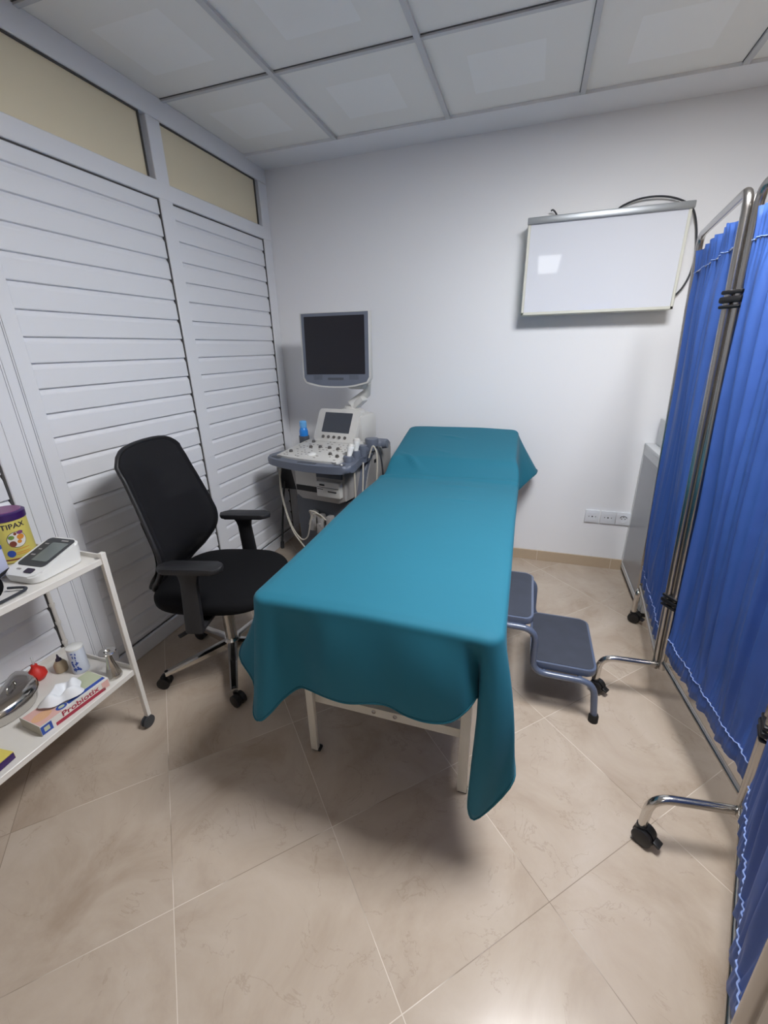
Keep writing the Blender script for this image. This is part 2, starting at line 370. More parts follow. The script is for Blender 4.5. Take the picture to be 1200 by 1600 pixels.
# ---- ceiling light panels
LBL = ['square white ceiling light panel above the foot of the teal bed', 'unseen long narrow ceiling light panel, shaped to give the bright reflection in the light box', 'square warm ceiling light panel on the far right side behind the blue screen']
for (x, y, a, b_, mm), lb in zip(PANELS, LBL):
    t = thing('ceiling_light', lb, 'ceiling light', (x, y, H))
    f = MB()
    for dx, dy, sx, sy in ((0, b_ / 2 + .008, a + .032, .016), (0, -b_ / 2 - .008, a + .032, .016), (a / 2 + .008, 0, .016, b_), (-a / 2 - .008, 0, .016, b_)): f.box((x + dx, y + dy, H - .008), (sx, sy, .016))
    build(f, 'frame', M['whitep'], t)
    build(MB().box((x, y, H - .010), (a, b_, .012)), 'diffuser', M[mm], t)

# ================================================================ EXAMINATION BED
bt = thing('examination_bed', 'white metal frame examination bed under the teal sheet', 'bed', (1.32, -1.0, 0))
f = MB()
LX = (1.055, 1.595)
f.box((LX[0], -.98, .60), (.035, 1.62, .04)); f.box((LX[1], -.98, .60), (.035, 1.62, .04))
for y in (-1.79, -.17): f.box((sum(LX) / 2, y, .60), (.54, .035, .04))
build(f, 'frame', M['bedw'], bt)
f = MB().box((sum(LX) / 2, -1.776, .236), (.515, .004, .034)); f.box((sum(LX) / 2, -1.762, .221), (.515, .028, .003)); f.box((sum(LX) / 2, -1.762, .251), (.515, .028, .003))
lr = build(f, 'lower_rail', M['bedw'], bt)
for x in (1.288, 1.362): build(MB().lathe([(.007, 0), (.007, .002), (.005, .004), (0, .005)], n=12, T=frameT((x, -1.778, .238), (1, 0, 0), (0, 0, 1))), 'bolt', M['steel'], lr)
for x in (1.29, 1.355):    # actuator arms of the lifting mechanism under the bed
    build(MB().box((x, -1.05, .33), (.03, 1.4, .03), rot=(R(7), 0, 0)).box((x, -1.66, .262), (.03, .03, .05)), 'brace', M['bedw'], bt)
for x in LX:
    for y in (-1.79, -.17):
        l = build(MB().box((x + (.004 if x < 1.2 else -.002), y, .30), (.027 if x < 1.2 else .032, .018, .585), bevel=.002), 'leg', M['bedw'], bt)
        build(MB().box((x + (.008 if x < 1.2 else 0), y + .006, .006), (.034 if x < 1.2 else .030, .024, .012), bevel=.003), 'foot_cap', M['rubber'], l)
# mattress: flat part and raised head part
f = MB().box((1.335, -1.30, .68), (.62, 1.26, .11), bevel=.02); f.box((1.31, -.40, .755), (.61, .56, .08), rot=(R(14), 0, 0), bevel=.02)
build(f, 'mattress', M['mattress'], bt)
for x in (1.12, 1.52): build(MB().cyl((x, -.25, .61), (x, -.25, .76), .012), 'support', M['bedw'], bt)

# ---- teal sheet
Y0, Y1 = -1.965, -.115
def lerp(a, b, t): return a + (b - a) * t
def interp(x, P):
    if x <= P[0][0]: return P[0][1]
    for (a, va), (b, vb) in zip(P, P[1:]):
        if x <= b: t = (x - a) / (b - a); t = t * t * (3 - 2 * t); return va + (vb - va) * t
    return P[-1][1]
def xl(y): return interp(y, [(-1.965, 1.0), (-.75, .968), (-.6, .985), (-.1, .972)])
def xr(y): return interp(y, [(-1.965, 1.684), (-1.0, 1.677), (-.68, 1.676), (-.5, 1.652), (-.1, 1.645)])
def ztop(y): return interp(y, [(-1.965, .748), (-1.2, .752), (-.70, .745)]) if y < -.70 else interp(y, [(-.70, .745), (-.585, .815)]) + max(0, (y + .60)) * .19
def zt(x, y):
    u = (x - xl(y)) / (xr(y) - xl(y)); z = ztop(y)
    z += .008 * (1 - (2 * u - 1) ** 2)
    # creases where the head section begins
    d = y + .735 + .02 * math.sin(3 * u + 1)
    z += .015 * math.exp(-(d / .016) ** 2) * (.4 + .6 * math.sin(5.0 * u + .3) ** 2) - .007 * math.exp(-((d - .045) / .02) ** 2)
    dd = (y + .60) + .55 * (u - .16); z += .018 * math.exp(-(dd / .013) ** 2) * math.exp(-((u - .2) / .09) ** 2)
    dd = (y + .52) + .35 * (u - .4); z += .007 * math.exp(-(dd / .010) ** 2) * math.exp(-((u - .42) / .08) ** 2)
    dd = (y + .30) + .2 * (u - .4); z += .006 * math.exp(-(dd / .012) ** 2) * math.exp(-((u - .45) / .09) ** 2)
    dd = (y + .86) + .05 * (u - .6); z += .004 * math.exp(-(dd / .012) ** 2) * math.exp(-((u - .62) / .16) ** 2)
    dd = (y + 1.06); z += .003 * math.exp(-(dd / .012) ** 2) * math.exp(-((u - .66) / .12) ** 2)
    z += .003 * noise.noise(Vector((x * 5, y * 3, 0)))
    return z
def edge_pts():
    P = []; rc = .045
    def add(x, y, nx, ny, key): P.append((Vector((x, y, 0)), Vector((nx, ny, 0)).normalized(), key))
    nF, nR, nC = 90, 150, 14
    def corner(cx, cy, a0, k0):
        for i in range(nC): a = R(a0 + 90 * i / nC); add(cx + rc * math.cos(a), cy + rc * math.sin(a), math.cos(a), math.sin(a), k0 + .06 * i / nC - .03)
    # key: 0..1 front, 1..2 right, 2..3 back, 3..4 left
    for i in range(nF): t = i / nF; add(lerp(xl(Y0) + rc, xr(Y0) - rc, t), Y0, 0, -1, .03 + .94 * t)
    corner(xr(Y0) - rc, Y0 + rc, -90, 1)
    for i in range(nR): t = i / nR; y = lerp(Y0 + rc, Y1 - rc, t); add(xr(y), y, 1, 0, 1.03 + .94 * t)
    corner(xr(Y1) - rc, Y1 - rc, 0, 2)
    for i in range(40): t = i / 40; add(lerp(xr(Y1) - rc, xl(Y1) + rc, t), Y1, 0, 1, 2.03 + .94 * t)
    corner(xl(Y1) + rc, Y1 - rc, 90, 3)
    for i in range(nR): t = i / nR; y = lerp(Y1 - rc, Y0 + rc, t); add(xl(y), y, -1, 0, 3.03 + .94 * t)
    corner(xl(Y0) + rc, Y0 + rc, 180, 4)
    return P
KEYS = [  # key, hem x, y, z, bulge
 (0.005, .980, -1.985, .345, .0), (.035, 1.015, -2.005, .345, .0), (.075, 1.048, -1.995, .375, .0), (.13, 1.085, -1.975, .420, -.012), (.19, 1.130, -1.96, .458, -.012), (.25, 1.170, -1.968, .470, -.004), (.33, 1.228, -1.99, .482, .01), (.42, 1.29, -1.995, .482, .01), (.52, 1.36, -1.99, .498, .008), (.60, 1.41, -1.99, .505, .006),
 (.68, 1.465, -2.0, .495, .01), (.76, 1.52, -2.005, .498, .012), (.84, 1.575, -2.0, .512, .01), (.895, 1.612, -1.99, .55, 0), (.93, 1.634, -1.955, .565, -.02), (.955, 1.634, -1.955, .47, -.02), (.972, 1.630, -1.985, .30, -.002), (.988, 1.630, -1.985, .205, .020), (1.0, 1.648, -1.985, .170, .034), (1.012, 1.692, -1.98, .235, .030),
 (1.024, 1.733, -1.985, .345, .012), (1.04, 1.733, -1.94, .37, .0), (1.07, 1.708, -1.85, .41, -.004), (1.12, 1.682, -1.72, .43, -.01), (1.2, 1.672, -1.58, .43, -.004), (1.35, 1.668, -1.3, .44, 0), (1.5, 1.672, -1.02, .44, 0), (1.65, 1.66, -.75, .44, 0), (1.8, 1.652, -.46, .48, 0), (1.88, 1.66, -.33, .56, 0), (1.93, 1.69, -.27, .59, 0), (1.96, 1.735, -.21, .625, 0), (1.985, 1.770, -.135, .645, 0),
 (2.01, 1.75, -.07, .65, 0), (2.1, 1.6, -.05, .60, 0), (2.5, 1.3, -.05, .60, 0), (2.9, 1.0, -.05, .60, 0), (3.0, .93, -.07, .58, 0), (3.1, .955, -.3, .5, 0), (3.5, .955, -1.0, .47, 0), (3.8, .96, -1.6, .48, 0), (3.88, .93, -1.74, .50, .0), (3.93, .885, -1.84, .500, .0), (3.965, .900, -1.915, .480, -.008), (3.985, .965, -1.945, .42, -.01)]
def hem(k):
    n = len(KEYS); k = k % 4
    for i in range(n):
        a = KEYS[i]; b = KEYS[(i + 1) % n]; ka, kb = a[0], b[0] + (4 if i == n - 1 else 0)
        kk = k if k >= KEYS[0][0] else k + 4
        if ka <= kk <= kb:
            t = (kk - ka) / (kb - ka); p = KEYS[i - 1]; q = KEYS[(i + 2) % n]
            return [.5 * (2 * b0 + (c0 - a0) * t + (2 * a0 - 5 * b0 + 4 * c0 - d0) * t * t + (3 * b0 - a0 - 3 * c0 + d0) * t ** 3) for a0, b0, c0, d0 in zip(p[1:], a[1:], b[1:], q[1:])]
EP = edge_pts(); NE = len(EP)
HM = [hem(k) for _, _, k in EP]
sm = MB(); RT = 26; RS = 26
rings = []
for j in range(RT + 1):      # top from the centre line out to the edge
    t = (j / RT) ** .7; ring = []
    for (p, n, k) in EP:
        cy = min(max(p.y, Y0 + .3), Y1 - .3); c = Vector(((xl(cy) + xr(cy)) / 2, cy, 0))
        q = c.lerp(p - n * .018, t); q.z = zt(q.x, q.y) - (.004 * max(0, (t - .93) / .07) ** 2)
        ring.append(q)
    rings.append(ring)
for j in range(1, RS + 1):
    v = j / RS; ring = []
    for (p, n, k), h in zip(EP, HM):
        e = p - n * .018; e = Vector((e.x, e.y, zt(e.x, e.y) - .004)); hp = Vector(h[:3])
        if j <= 4:      # rounded edge
            a = R(90 * j / 4); q = e + n * .018 * math.sin(a) - Vector((0, 0, .02 * (1 - math.cos(a))))
        else:
            vv = (j - 4) / (RS - 4); s0 = e + n * .018 - Vector((0, 0, .02))
            q = s0.lerp(hp, vv); q += n * (h[3] * math.sin(math.pi * min(1, vv)))
            q += n * (.004 * noise.noise(Vector((k * 9, vv * 1.5, 3)))) * vv
        ring.append(q)
    rings.append(ring)
V = [[sm.bm.verts.new(q) for q in ring] for ring in rings]; fs = []
for A, B in zip(V, V[1:]):
    for i in range(NE): fs.append(sm.bm.faces.new((A[i], A[(i + 1) % NE], B[(i + 1) % NE], B[i])))
sm._m(fs, M['teal'])
bmesh.ops.remove_doubles(sm.bm, verts=sm.bm.verts, dist=.0004)
sheet = build(sm, 'bed_sheet', M['teal'], label='teal cotton sheet draped over the examination bed', cat='bed sheet', ang=80)
sd = sheet.modifiers.new('thickness', 'SOLIDIFY'); sd.thickness = .0025; sd.offset = -1
hm = MB(); hp = [r for r in rings[-1]]
hm.tube([p + Vector((0, 0, .002)) for p in hp], .0026, 6, closed=True)
build(hm, 'hem', M['tealhem'], sheet)

# ================================================================ STEP STOOL
st = thing('step_stool', 'blue grey two-step metal stool with black treads beside the bed', 'step stool', (1.8, -1.15, 0))
def step(x0, x1, y0, y1, z, nm):
    cx, cy = (x0 + x1) / 2, (y0 + y1) / 2
    T = Matrix.Translation((cx, cy, z - .028))
    s1 = build(MB().prism(rrect(x1 - x0, y1 - y0, .035), .028, T, bevel=.004), nm, M['stool'], st)
    build(MB().prism(rrect(x1 - x0 - .018, y1 - y0 - .018, .028), .002, Matrix.Translation((cx, cy, z - .0005))), 'tread', M['tread'], s1, label='black ribbed rubber tread')
step(1.785, 2.028, -1.325, -.972, .205, 'step'); step(1.545, 1.778, -1.335, -.965, .40, 'step')
f = MB()
for y, sg in ((-1.343, -1), (-.957, 1)):
    P = [(1.535, y, .365), (1.79, y, .365), (1.795, y, .170), (2.02, y, .170), (2.036, y + .012 * sg, .018)]
    f.tube(fillet(P, .055, 8), .0125, 12)
    f.tube(fillet([(1.50, y, .018), (1.53, y, .365), (1.56, y, .365)], .04), .0125, 12)
for x, z in ((1.60, .36), (1.72, .36), (1.84, .168), (1.97, .168)): f.cyl((x, -1.34, z), (x, -.96, z), .009, 10)
build(f, 'frame', M['stool'], st)
for x, y in ((2.036, -1.355), (2.036, -.945), (1.50, -1.343), (1.50, -.957)):
    build(MB().lathe([(.018, 0), (.018, .026), (.015, .034)], (x, y, 0), 16), 'rubber_foot', M['rubber'], st)

# ================================================================ OFFICE CHAIR
CH = (0.464, -1.453, 0)
ch = thing('office_chair', 'black office chair with mesh back and chrome star base', 'office chair', CH, R(14))
def caster(parent, x, y, ang, r=.027, m=M['black'], stem=.055, local=True):
    c = MB(); d = Vector((math.cos(ang), math.sin(ang), 0)); s_ = Vector((-d.y, d.x, 0)); o = Vector((x, y, r))
    wc = o + d * .016
    for q in (-1, 1): c.tube([wc + s_ * q * .005, wc + s_ * q * .009, wc + s_ * q * .022, wc + s_ * q * .024], [r * .96, r, r, r * .8], 22)
    # hood
    c.tube([wc + s_ * -.005, wc + s_ * .005], r * .82, 16)
    c.cyl(o + Vector((0, 0, r * .3)), o + Vector((0, 0, stem)), .008, 10)
    return build(c, 'caster', m, parent, local)
base = MB()
base.lathe([(.036, .075), (.038, .085), (.038, .118), (.030, .128)], (0, 0, 0), 24)
sb = build(base, 'base_hub', M['chrome'], ch, True)
for k in range(5):
    a = R(-53 - 14 + 72 * k); d = Vector((math.cos(a), math.sin(a), 0)); s_ = Vector((-d.y, d.x, 0))
    L = MB(); n = 8; V = []
    for i in range(n + 1):
        t = i / n; rr = lerp(.028, .300, t); w_ = lerp(.021, .015, t); zt_ = lerp(.118, .080, t); zb = lerp(.082, .064, t)
        V.append([L.bm.verts.new(d * rr + s_ * q * w_ + Vector((0, 0, z))) for q, z in ((-1, zb), (-1, zt_ - .006), (-.6, zt_), (.6, zt_), (1, zt_ - .006), (1, zb))])
    fs = []
    for A, B in zip(V, V[1:]):
        for i in range(6): fs.append(L.bm.faces.new((A[i], A[(i + 1) % 6], B[(i + 1) % 6], B[i])))
    fs += [L.bm.faces.new(V[0][::-1]), L.bm.faces.new(V[-1])]; L._m(fs, None)
    arm = build(L, 'base_arm', M['chrome'], ch, True)
    caster(arm, d.x * .292, d.y * .292, a + R([40, 150, 60, 200, -35][k]), .027)
build(MB().cyl((0, 0, .12), (0, 0, .26), .026, 20).cyl((0, 0, .24), (0, 0, .37), .014, 16), 'gas_column', M['chrome'], ch, True)
build(MB().box((0, 0, .375), (.22, .16, .035), bevel=.008).box((-.13, 0, .385), (.2, .07, .02), bevel=.005), 'seat_mechanism', M['black'], ch, True)
build(MB().tube(fillet([(-.0, -.09, .37), (-.01, -.17, .36), (-.045, -.235, .335)], .03), .006, 8).box((-.057, -.25, .328), (.05, .022, .008), rot=(0, R(-8), R(50)), bevel=.003), 'lever', M['black'], ch, True)
# seat cushion: rounded with waterfall front
def seatf(u, v):
    a = 2 * math.pi * u; ca, sa = math.cos(a), math.sin(a); e = .62
    sx = math.copysign(abs(ca) ** e, ca); sy = math.copysign(abs(sa) ** e, sa)
    ph = v * math.pi; rr = math.sin(ph) ** .45 if 0 < v < 1 else 0; zz = math.cos(ph)
    x = .02 + .255 * sx * rr; y = .252 * sy * rr
    z = .432 + .044 * math.copysign(abs(zz) ** .7, zz)
    if zz > 0: z += .006 * abs(sy * rr) ** 2 - .02 * max(0, sx * rr - .5)
    else: z += .0
    return Vector((x, y, z))
s1 = MB().grid(seatf, 56, 22, closed_u=True); bmesh.ops.remove_doubles(s1.bm, verts=s1.bm.verts, dist=.0005)
build(s1, 'seat', M['blackf'], ch, True, ang=180)
ROW = [(.395, -.265, .085), (.43, -.262, .13), (.48, -.235, .165), (.54, -.185, .205), (.60, -.145, .232), (.66, -.135, .240), (.72, -.148, .236), (.80, -.172, .226), (.88, -.196, .216), (.96, -.217, .208), (1.0, -.228, .205), (1.045, -.238, .203)]
def backf(u, v):    # u across -1..1, v 0..1 up
    x = v * (len(ROW) - 1); i = min(int(x), len(ROW) - 2); t = x - i
    P = [ROW[max(i - 1, 0)], ROW[i], ROW[i + 1], ROW[min(i + 2, len(ROW) - 1)]]
    z, f_, w_ = [.5 * (2 * b0 + (c0 - a0) * t + (2 * a0 - 5 * b0 + 4 * c0 - d0) * t * t + (3 * b0 - a0 - 3 * c0 + d0) * t ** 3) for a0, b0, c0, d0 in zip(*P)]
    return Vector((f_ + .035 * u * u, w_ * u, z - (.012 * u * u + .040 * abs(u) ** 7) * max(0, (v - .70) / .30) + (.03 * u * u) * max(0, (.25 - v) / .25)))
s1 = MB().grid(lambda a, b_: backf(2 * a - 1, b_), 26, 48)
bk = build(s1, 'backrest', M['mesh'], ch, True, ang=180); q = bk.modifiers.new('s', 'SOLIDIFY'); q.thickness = .014
rim = [backf(-1, k / 40) for k in range(41)] + [backf(-1 + 2 * k / 14, 1) for k in range(1, 14)] + [backf(1, 1 - k / 40) for k in range(41)] + [backf(1 - 2 * k / 10, 0) for k in range(1, 10)]
build(MB().tube(rim, .0085, 10, closed=True), 'back_frame', M['blackarm'], ch, True)
# spine and lumbar shell behind
sp_ = MB()
def shell(u, v): p = backf((2 * u - 1) * .93, v * .62); return p + Vector((-.022 - .012 * math.cos((2 * u - 1) * 1.5), 0, 0))
sp_.grid(shell, 12, 22); sp_.tube(fillet([(-.10, 0, .385), (-.27, 0, .385), (-.235, 0, .55), (-.22, 0, .75)], .05), .024, 12)
build(sp_, 'back_spine', M['black'], ch, True, ang=180)
for sg in (-1, 1):
    A = MB(); y = .268 * sg
    pad = [(.125, .022), (.14, .0), (.12, -.02), (.0, -.030), (-.085, -.028), (-.10, 0), (-.085, .028), (.0, .030), (.12, .024)]
    A.prism([(px * 1.0 + .02, py + y) for px, py in rrect(.245, .075, .034)], .022, Matrix.Translation((0.012, 0, .622)), bevel=.007)
    ar = build(A, 'armrest', M['blackarm'], ch, True)
    B = MB(); n = 10; V = []
    for i in range(n + 1):
        t = i / n; z = lerp(.624, .375, t); wx = .030 + .022 * max(0, 1 - t * 5) ** 2 + .004 * t; wy = .015; yy = y + sg * .030 * t
        V.append([B.bm.verts.new(Vector((.02 + a_ * wx, yy + b_ * wy, z))) for a_, b_ in ((-1, -.6), (-.7, -1), (.7, -1), (1, -.6), (1, .6), (.7, 1), (-.7, 1), (-1, .6))])
    fs = []
    for P_, Q_ in zip(V, V[1:]):
        for i in range(8): fs.append(B.bm.faces.new((P_[i], P_[(i + 1) % 8], Q_[(i + 1) % 8], Q_[i])))
    fs += [B.bm.faces.new(V[0][::-1]), B.bm.faces.new(V[-1])]; B._m(fs, None)
    B.box((.02, y - sg * .07, .378), (.06, .17, .016), bevel=.004)
    build(B, 'arm_post', M['blackarm'], ch, True)

# ================================================================ FOLDING SCREEN
fs_ = thing('folding_screen', 'three-panel folding privacy screen with pleated blue curtains on chrome tubes', 'privacy screen', (2.33, -1.2, 0))
LEAN = .038
PN = [((2.329, -.560), (2.270, -1.152)), ((2.287, -1.176), (2.350, -1.728)), ((2.340, -1.758), (2.129, -2.278))]
ZT = 1.757; ZB = .20
def lean(x, y, z): return Vector((x - LEAN * z, y, z))
rnd = random.Random(3)
def blue_panel(A, B, seed, ZL=.250):
    A = Vector(A); B = Vector(B); d = (B - A); L = d.length; d.normalize(); n = Vector((-d.y, d.x)) ; 
    f = MB()
    P = [lean(A.x, A.y, .165), lean(A.x, A.y, ZT), lean(B.x, B.y, ZT), lean(B.x, B.y, .165)]
    f.tube(fillet(P, .05, 8), .0125, 14)
    f.tube([lean(A.x, A.y, ZB), lean(B.x, B.y, ZB)], .0095, 12)
    pf = build(f, 'panel_frame', M['steel'], fs_)
    # thin gather rods
    for zz in (1.625, ZL + .066): build(MB().tube([lean(A.x, A.y, zz), lean(B.x, B.y, zz)], .003, 8), 'gather_rod', M['steel'], pf)
    rn = random.Random(seed); ph = [rn.uniform(0, 6.28) for _ in range(6)]; so = seed * 3.7
    ZH = 1.702; ZG = ZL + .066
    def cur(u, v, extra=0):
        z = lerp(ZL, ZH, v); s = u * (L - .03) + .015
        g = min(1, math.exp(-((z - 1.625) / .07) ** 2) + math.exp(-((z - ZG) / .07) ** 2))
        a1 = noise.noise(Vector((s * 17 + .5 * math.sin(z * 1.7 + ph[0]), z * .42, so)))
        a2 = noise.noise(Vector((s * 38 + .5 * math.sin(z * 2.3 + ph[1]), z * .55, so + 9)))
        fold = math.sin(2 * math.pi * (s / .085 + .9 * a1)); fold = math.copysign(abs(fold) ** .8, fold)
        off = .0105 * fold * (1 - .65 * g) + .012 * a2 * (1 - .6 * g)
        off += .0028 * math.sin(2 * math.pi * s / .019 + ph[2]) * g + .008 * math.sin(s * 9 + z * 2.6 + ph[4]) * math.sin(math.pi * v)
        if z < ZG + .004: off *= .6
        off -= .007 * math.exp(-((z - ZL) / .10) ** 2)
        p = A + d * s + n * (off + extra)
        zz = z + .004 * (math.sin(s * 41 + ph[3]) + a1) * (1 if v < .01 or v > .99 else .3)
        return lean(p.x, p.y, zz)
    c = MB().grid(lambda u, v: cur(u, v), 240, 50)
    co = build(c, 'curtain', M['blue'], fs_, ang=180); md = co.modifiers.new('s', 'SOLIDIFY'); md.thickness = .0012
    for zz, rr in ((ZG, .0016), (1.625, .0013)):
        v = (zz - ZL) / (ZH - ZL)
        for ex in (-.0022, .0022):
            q = MB().tube([cur(k / 200, v, ex) + Vector((0, 0, .0025 * math.sin(k * .15 + seed))) for k in range(201)], rr, 5)
            build(q, 'stitching', M['stitch'], co)
    return pf
for i, (A, B) in enumerate(PN): blue_panel(A, B, 11 + i, (.250, .250, .225)[i])
# hinge straps between panels
for k in (0, 1):
    B = Vector(PN[k][1]); A2 = Vector(PN[k + 1][0]); c = (B + A2) / 2; d2 = (A2 - B).normalized()
    for z in (.462, 1.482):
        p = lean(c.x, c.y, z); h = MB()
        rot = Matrix.Rotation(math.atan2(d2.y, d2.x), 3, 'Z')
        h.box(p, (.066, .036, .018), rot=rot, bevel=.006); h.box(p + Vector((0, 0, .020)), (.062, .034, .012), rot=rot, bevel=.005); h.box(p - Vector((0, 0, .019)), (.062, .034, .010), rot=rot, bevel=.005)
        build(h, 'hinge_strap', M['black'], fs_)
def foot(x0, y0, ax, ay, length, z=.172, both=True, only=1):
    d = Vector((ax, ay, 0)).normalized(); o = Vector((x0, y0, z))
    for sg in ((1, -1) if both else (only,)):
        dd = d * sg; e = o + dd * length
        f = MB().tube(fillet([o - dd * .01, e, e + dd * .004 - Vector((0, 0, .115))], .07, 9), .0125, 14)
        ft = build(f, 'foot', M['chrome'], fs_)
        c = MB(); w_ = Vector((-dd.y, dd.x, 0)); q = e + dd * .004
        ang = R(35); fw = Vector((math.cos(ang), -math.sin(ang), 0)); sw = Vector((-fw.y, fw.x, 0))
        ca = Vector((q.x, q.y, .027)) + fw * .010
        for s2 in (-1, 1): c.tube([ca + sw * s2 * .004, ca + sw * s2 * .008, ca + sw * s2 * .021, ca + sw * s2 * .024], [.024, .0268, .0268, .021], 22)
        c.cyl(Vector((q.x, q.y, .03)), Vector((q.x, q.y, .058)), .015, 14)
        c.tube([ca + sw * -.006 + Vector((0, 0, .0)), ca + sw * .006], .029, 20)
        c.box(ca + fw * .036 + Vector((0, 0, .004)), (.02, .026, .008), rot=(0, R(20), -ang), bevel=.002)
        build(c, 'caster', M['black'], ft)
        build(MB().sphere(o + Vector((-.004, 0, -.014)), .006, n=6), 'bolt', M['chrome'], ft)
foot(2.268, -1.166, -1, -.05, .205)
foot(2.338, -1.745, -1, -.13, .222)
foot(2.322, -.562, -.45, -1, .03, both=False)
foot(2.120, -2.290, .93, -.36, .2, both=False)

# ================================================================ CABINET BEHIND THE SCREEN
cb = thing('cabinet', 'white cabinet with grey side panel standing behind the blue screen', 'cabinet', (2.62, -.28, 0))
x0, x1, y0, y1, zt0 = 2.346, 2.90, -.002, -.548, .83
f = MB().box(((x0 + x1) / 2 + .004, (y0 + y1) / 2, .43), (x1 - x0 - .008, y0 - y1 - .004, .795)); f.box(((x0 + x1) / 2, (y0 + y1) / 2, zt0 - .0125), (x1 - x0 + .004, y0 - y1, .025), bevel=.004)
for yy, wd in ((-.012, .018), (-.535, .022)): f.box((x0 + .002, yy, .43), (.006, wd, .79))
f.box((x0 + .002, -.274, .045), (.006, .52, .03)); f.box((x0 + .002, -.274, .79), (.006, .52, .045))
build(f, 'body', M['cab'], cb)
build(MB().box((x0 + .0035, -.274, .42), (.004, .50, .70)), 'side_panel', M['cabg'], cb, label='grey recessed side panel')
d_ = MB().box(((x0 + x1) / 2, y1 - .009, .43), (x1 - x0 - .004, .018, .79), bevel=.005)
dr = build(d_, 'door', M['cab'], cb); build(MB().box((x0 + .06, y1 - .022, .5), (.012, .014, .12), bevel=.003), 'handle', M['cabg'], dr)
build(MB().box(((x0 + x1) / 2, (y0 + y1) / 2, .017), (x1 - x0 - .02, y0 - y1 - .02, .034)), 'plinth', M['hole'], cb)
bx = MB().box((2.60, -.20, zt0 + .075), (.42, .33, .145), bevel=.006)
bo = build(bx, 'box', M['cab'], label='pale grey box on top of the cabinet behind the blue screen', cat='box')
q = MB()
for k in range(8): q.box((2.3895, -.36 + k * .008, .94), (.001, .003, .03))
build(q, 'vent', M['cabg'], bo)

# ================================================================ LIGHT BOX ON BACK WALL
nb = thing('film_viewer', 'white wall-mounted light box with aluminium top strip', 'light box', (1.96, -.06, 1.523))
X0, X1, Z0, Z1, D = 1.597, 2.320, 1.523, 1.968, -.118
f = MB().box(((X0 + X1) / 2, D / 2 - .001, (Z0 + Z1) / 2), (X1 - X0, -D - .006, Z1 - Z0), bevel=.003, seg=1)
build(f, 'case', M['boardf'], nb)
f = MB()
for cx, cz, sx, sz in (((X0 + X1) / 2, Z0 + .007, X1 - X0, .014), (X0 + .007, (Z0 + Z1) / 2, .014, Z1 - Z0), (X1 - .007, (Z0 + Z1) / 2, .014, Z1 - Z0)): f.box((cx, D, cz), (sx, .010, sz), bevel=.002, seg=1)
build(f, 'front_frame', M['boardf'], nb)
build(MB().box(((X0 + X1) / 2, D - .001, (Z0 + Z1) / 2), (X1 - X0 - .022, .004, Z1 - Z0 - .022)), 'screen_sheet', M['board'], nb)
build(MB().box(((X0 + X1) / 2 + .002, D - .006, Z1 - .008), (X1 - X0 + .012, .020, .030), bevel=.004), 'film_clip_strip', M['alu'], nb)
for zz in (Z0 + .006, Z1 - .03): build(MB().sphere((X1 + .0005, D + .02, zz), .003, n=5), 'screw', M['knob'], nb)
wire = MB().tube(cr([(2.0, -.02, Z1 - .005), (2.03, -.02, 2.005), (2.12, -.025, 2.030), (2.23, -.025, 2.024), (2.325, -.02, 1.985), (2.366, -.02, 1.92), (2.392, -.02, 1.80), (2.392, -.02, 1.70), (2.37, -.02, 1.63), (2.335, -.02, 1.585), (2.322, -.02, 1.575)]), .0045, 8)
build(wire, 'power_cable', M['cabled'], nb)
build(MB().tube(cr([(1.745, -.02, Z1 - .004), (1.73, -.025, 2.0), (1.712, -.03, 2.02), (1.700, -.03, 2.018)]), .004, 8), 'wire_end', M['cabled'], nb)

# sockets
SOCK = ['white double wall socket plate, leftmost of the row of three', 'white wall socket plate in the middle of the row of three', 'white round-faced power socket plate nearest the cabinet']
for k, x in enumerate((2.132, 2.222, 2.308)):
    t = thing('wall_socket', SOCK[k], 'wall socket', (x, 0, .352), group='sockets in a row on the back wall')
    wdt = .082
    build(MB().box((x, -.006, .352), (wdt, .012, .082), bevel=.003), 'plate', M['sock'], t)
    q = MB(); q.box((x, -.0125, .352), (.05, .002, .05), bevel=.0008, seg=1)
    if k < 2:
        build(q, 'insert', M['sock'], t); h = MB()
        for dx, rr in ((-.019, .0028), (0, .0045), (.019, .0028)): h.cyl((x + dx, -.0128, .352), (x + dx, -.0142, .352), rr, 10)
        build(h, 'holes', M['hole'], t)
    else:
        build(MB().lathe([(.026, 0), (.026, .003), (.022, .003), (.020, .001)], n=24, T=frameT((x, -.012, .352), (1, 0, 0), (0, 0, 1))), 'insert', M['sock'], t)
        h = MB()
        for dx, dz in ((-.0095, 0), (.0095, 0), (0, .012)): h.cyl((x + dx, -.0125, .352 + dz), (x + dx, -.0145, .352 + dz), .003, 10)
        h.tube([(x + .02 * math.cos(R(a_)), -.0150, .352 + .02 * math.sin(R(a_))) for a_ in range(20, 165, 12)], .0018, 6)
        build(h, 'holes', M['hole'], t)

# ================================================================ ULTRASOUND MACHINE
US = (.545, -.40, 0); ua = R(-10)
us = thing('ultrasound_machine', 'grey and white ultrasound machine on wheels with dark monitor in the corner', 'ultrasound machine', US, ua)
def U(mb, name, m, parent=None, **k): return build(mb, name, m, parent or us, True, **k)
# lower cabinet
U(MB().box((0, .05, .075), (.44, .52, .07), bevel=.02), 'base', M['usgrey'])
f = MB().box((-.015, .07, .30), (.40, .42, .42), bevel=.02, taper=(.98, .98)); U(f, 'lower_body', M['usdark'])
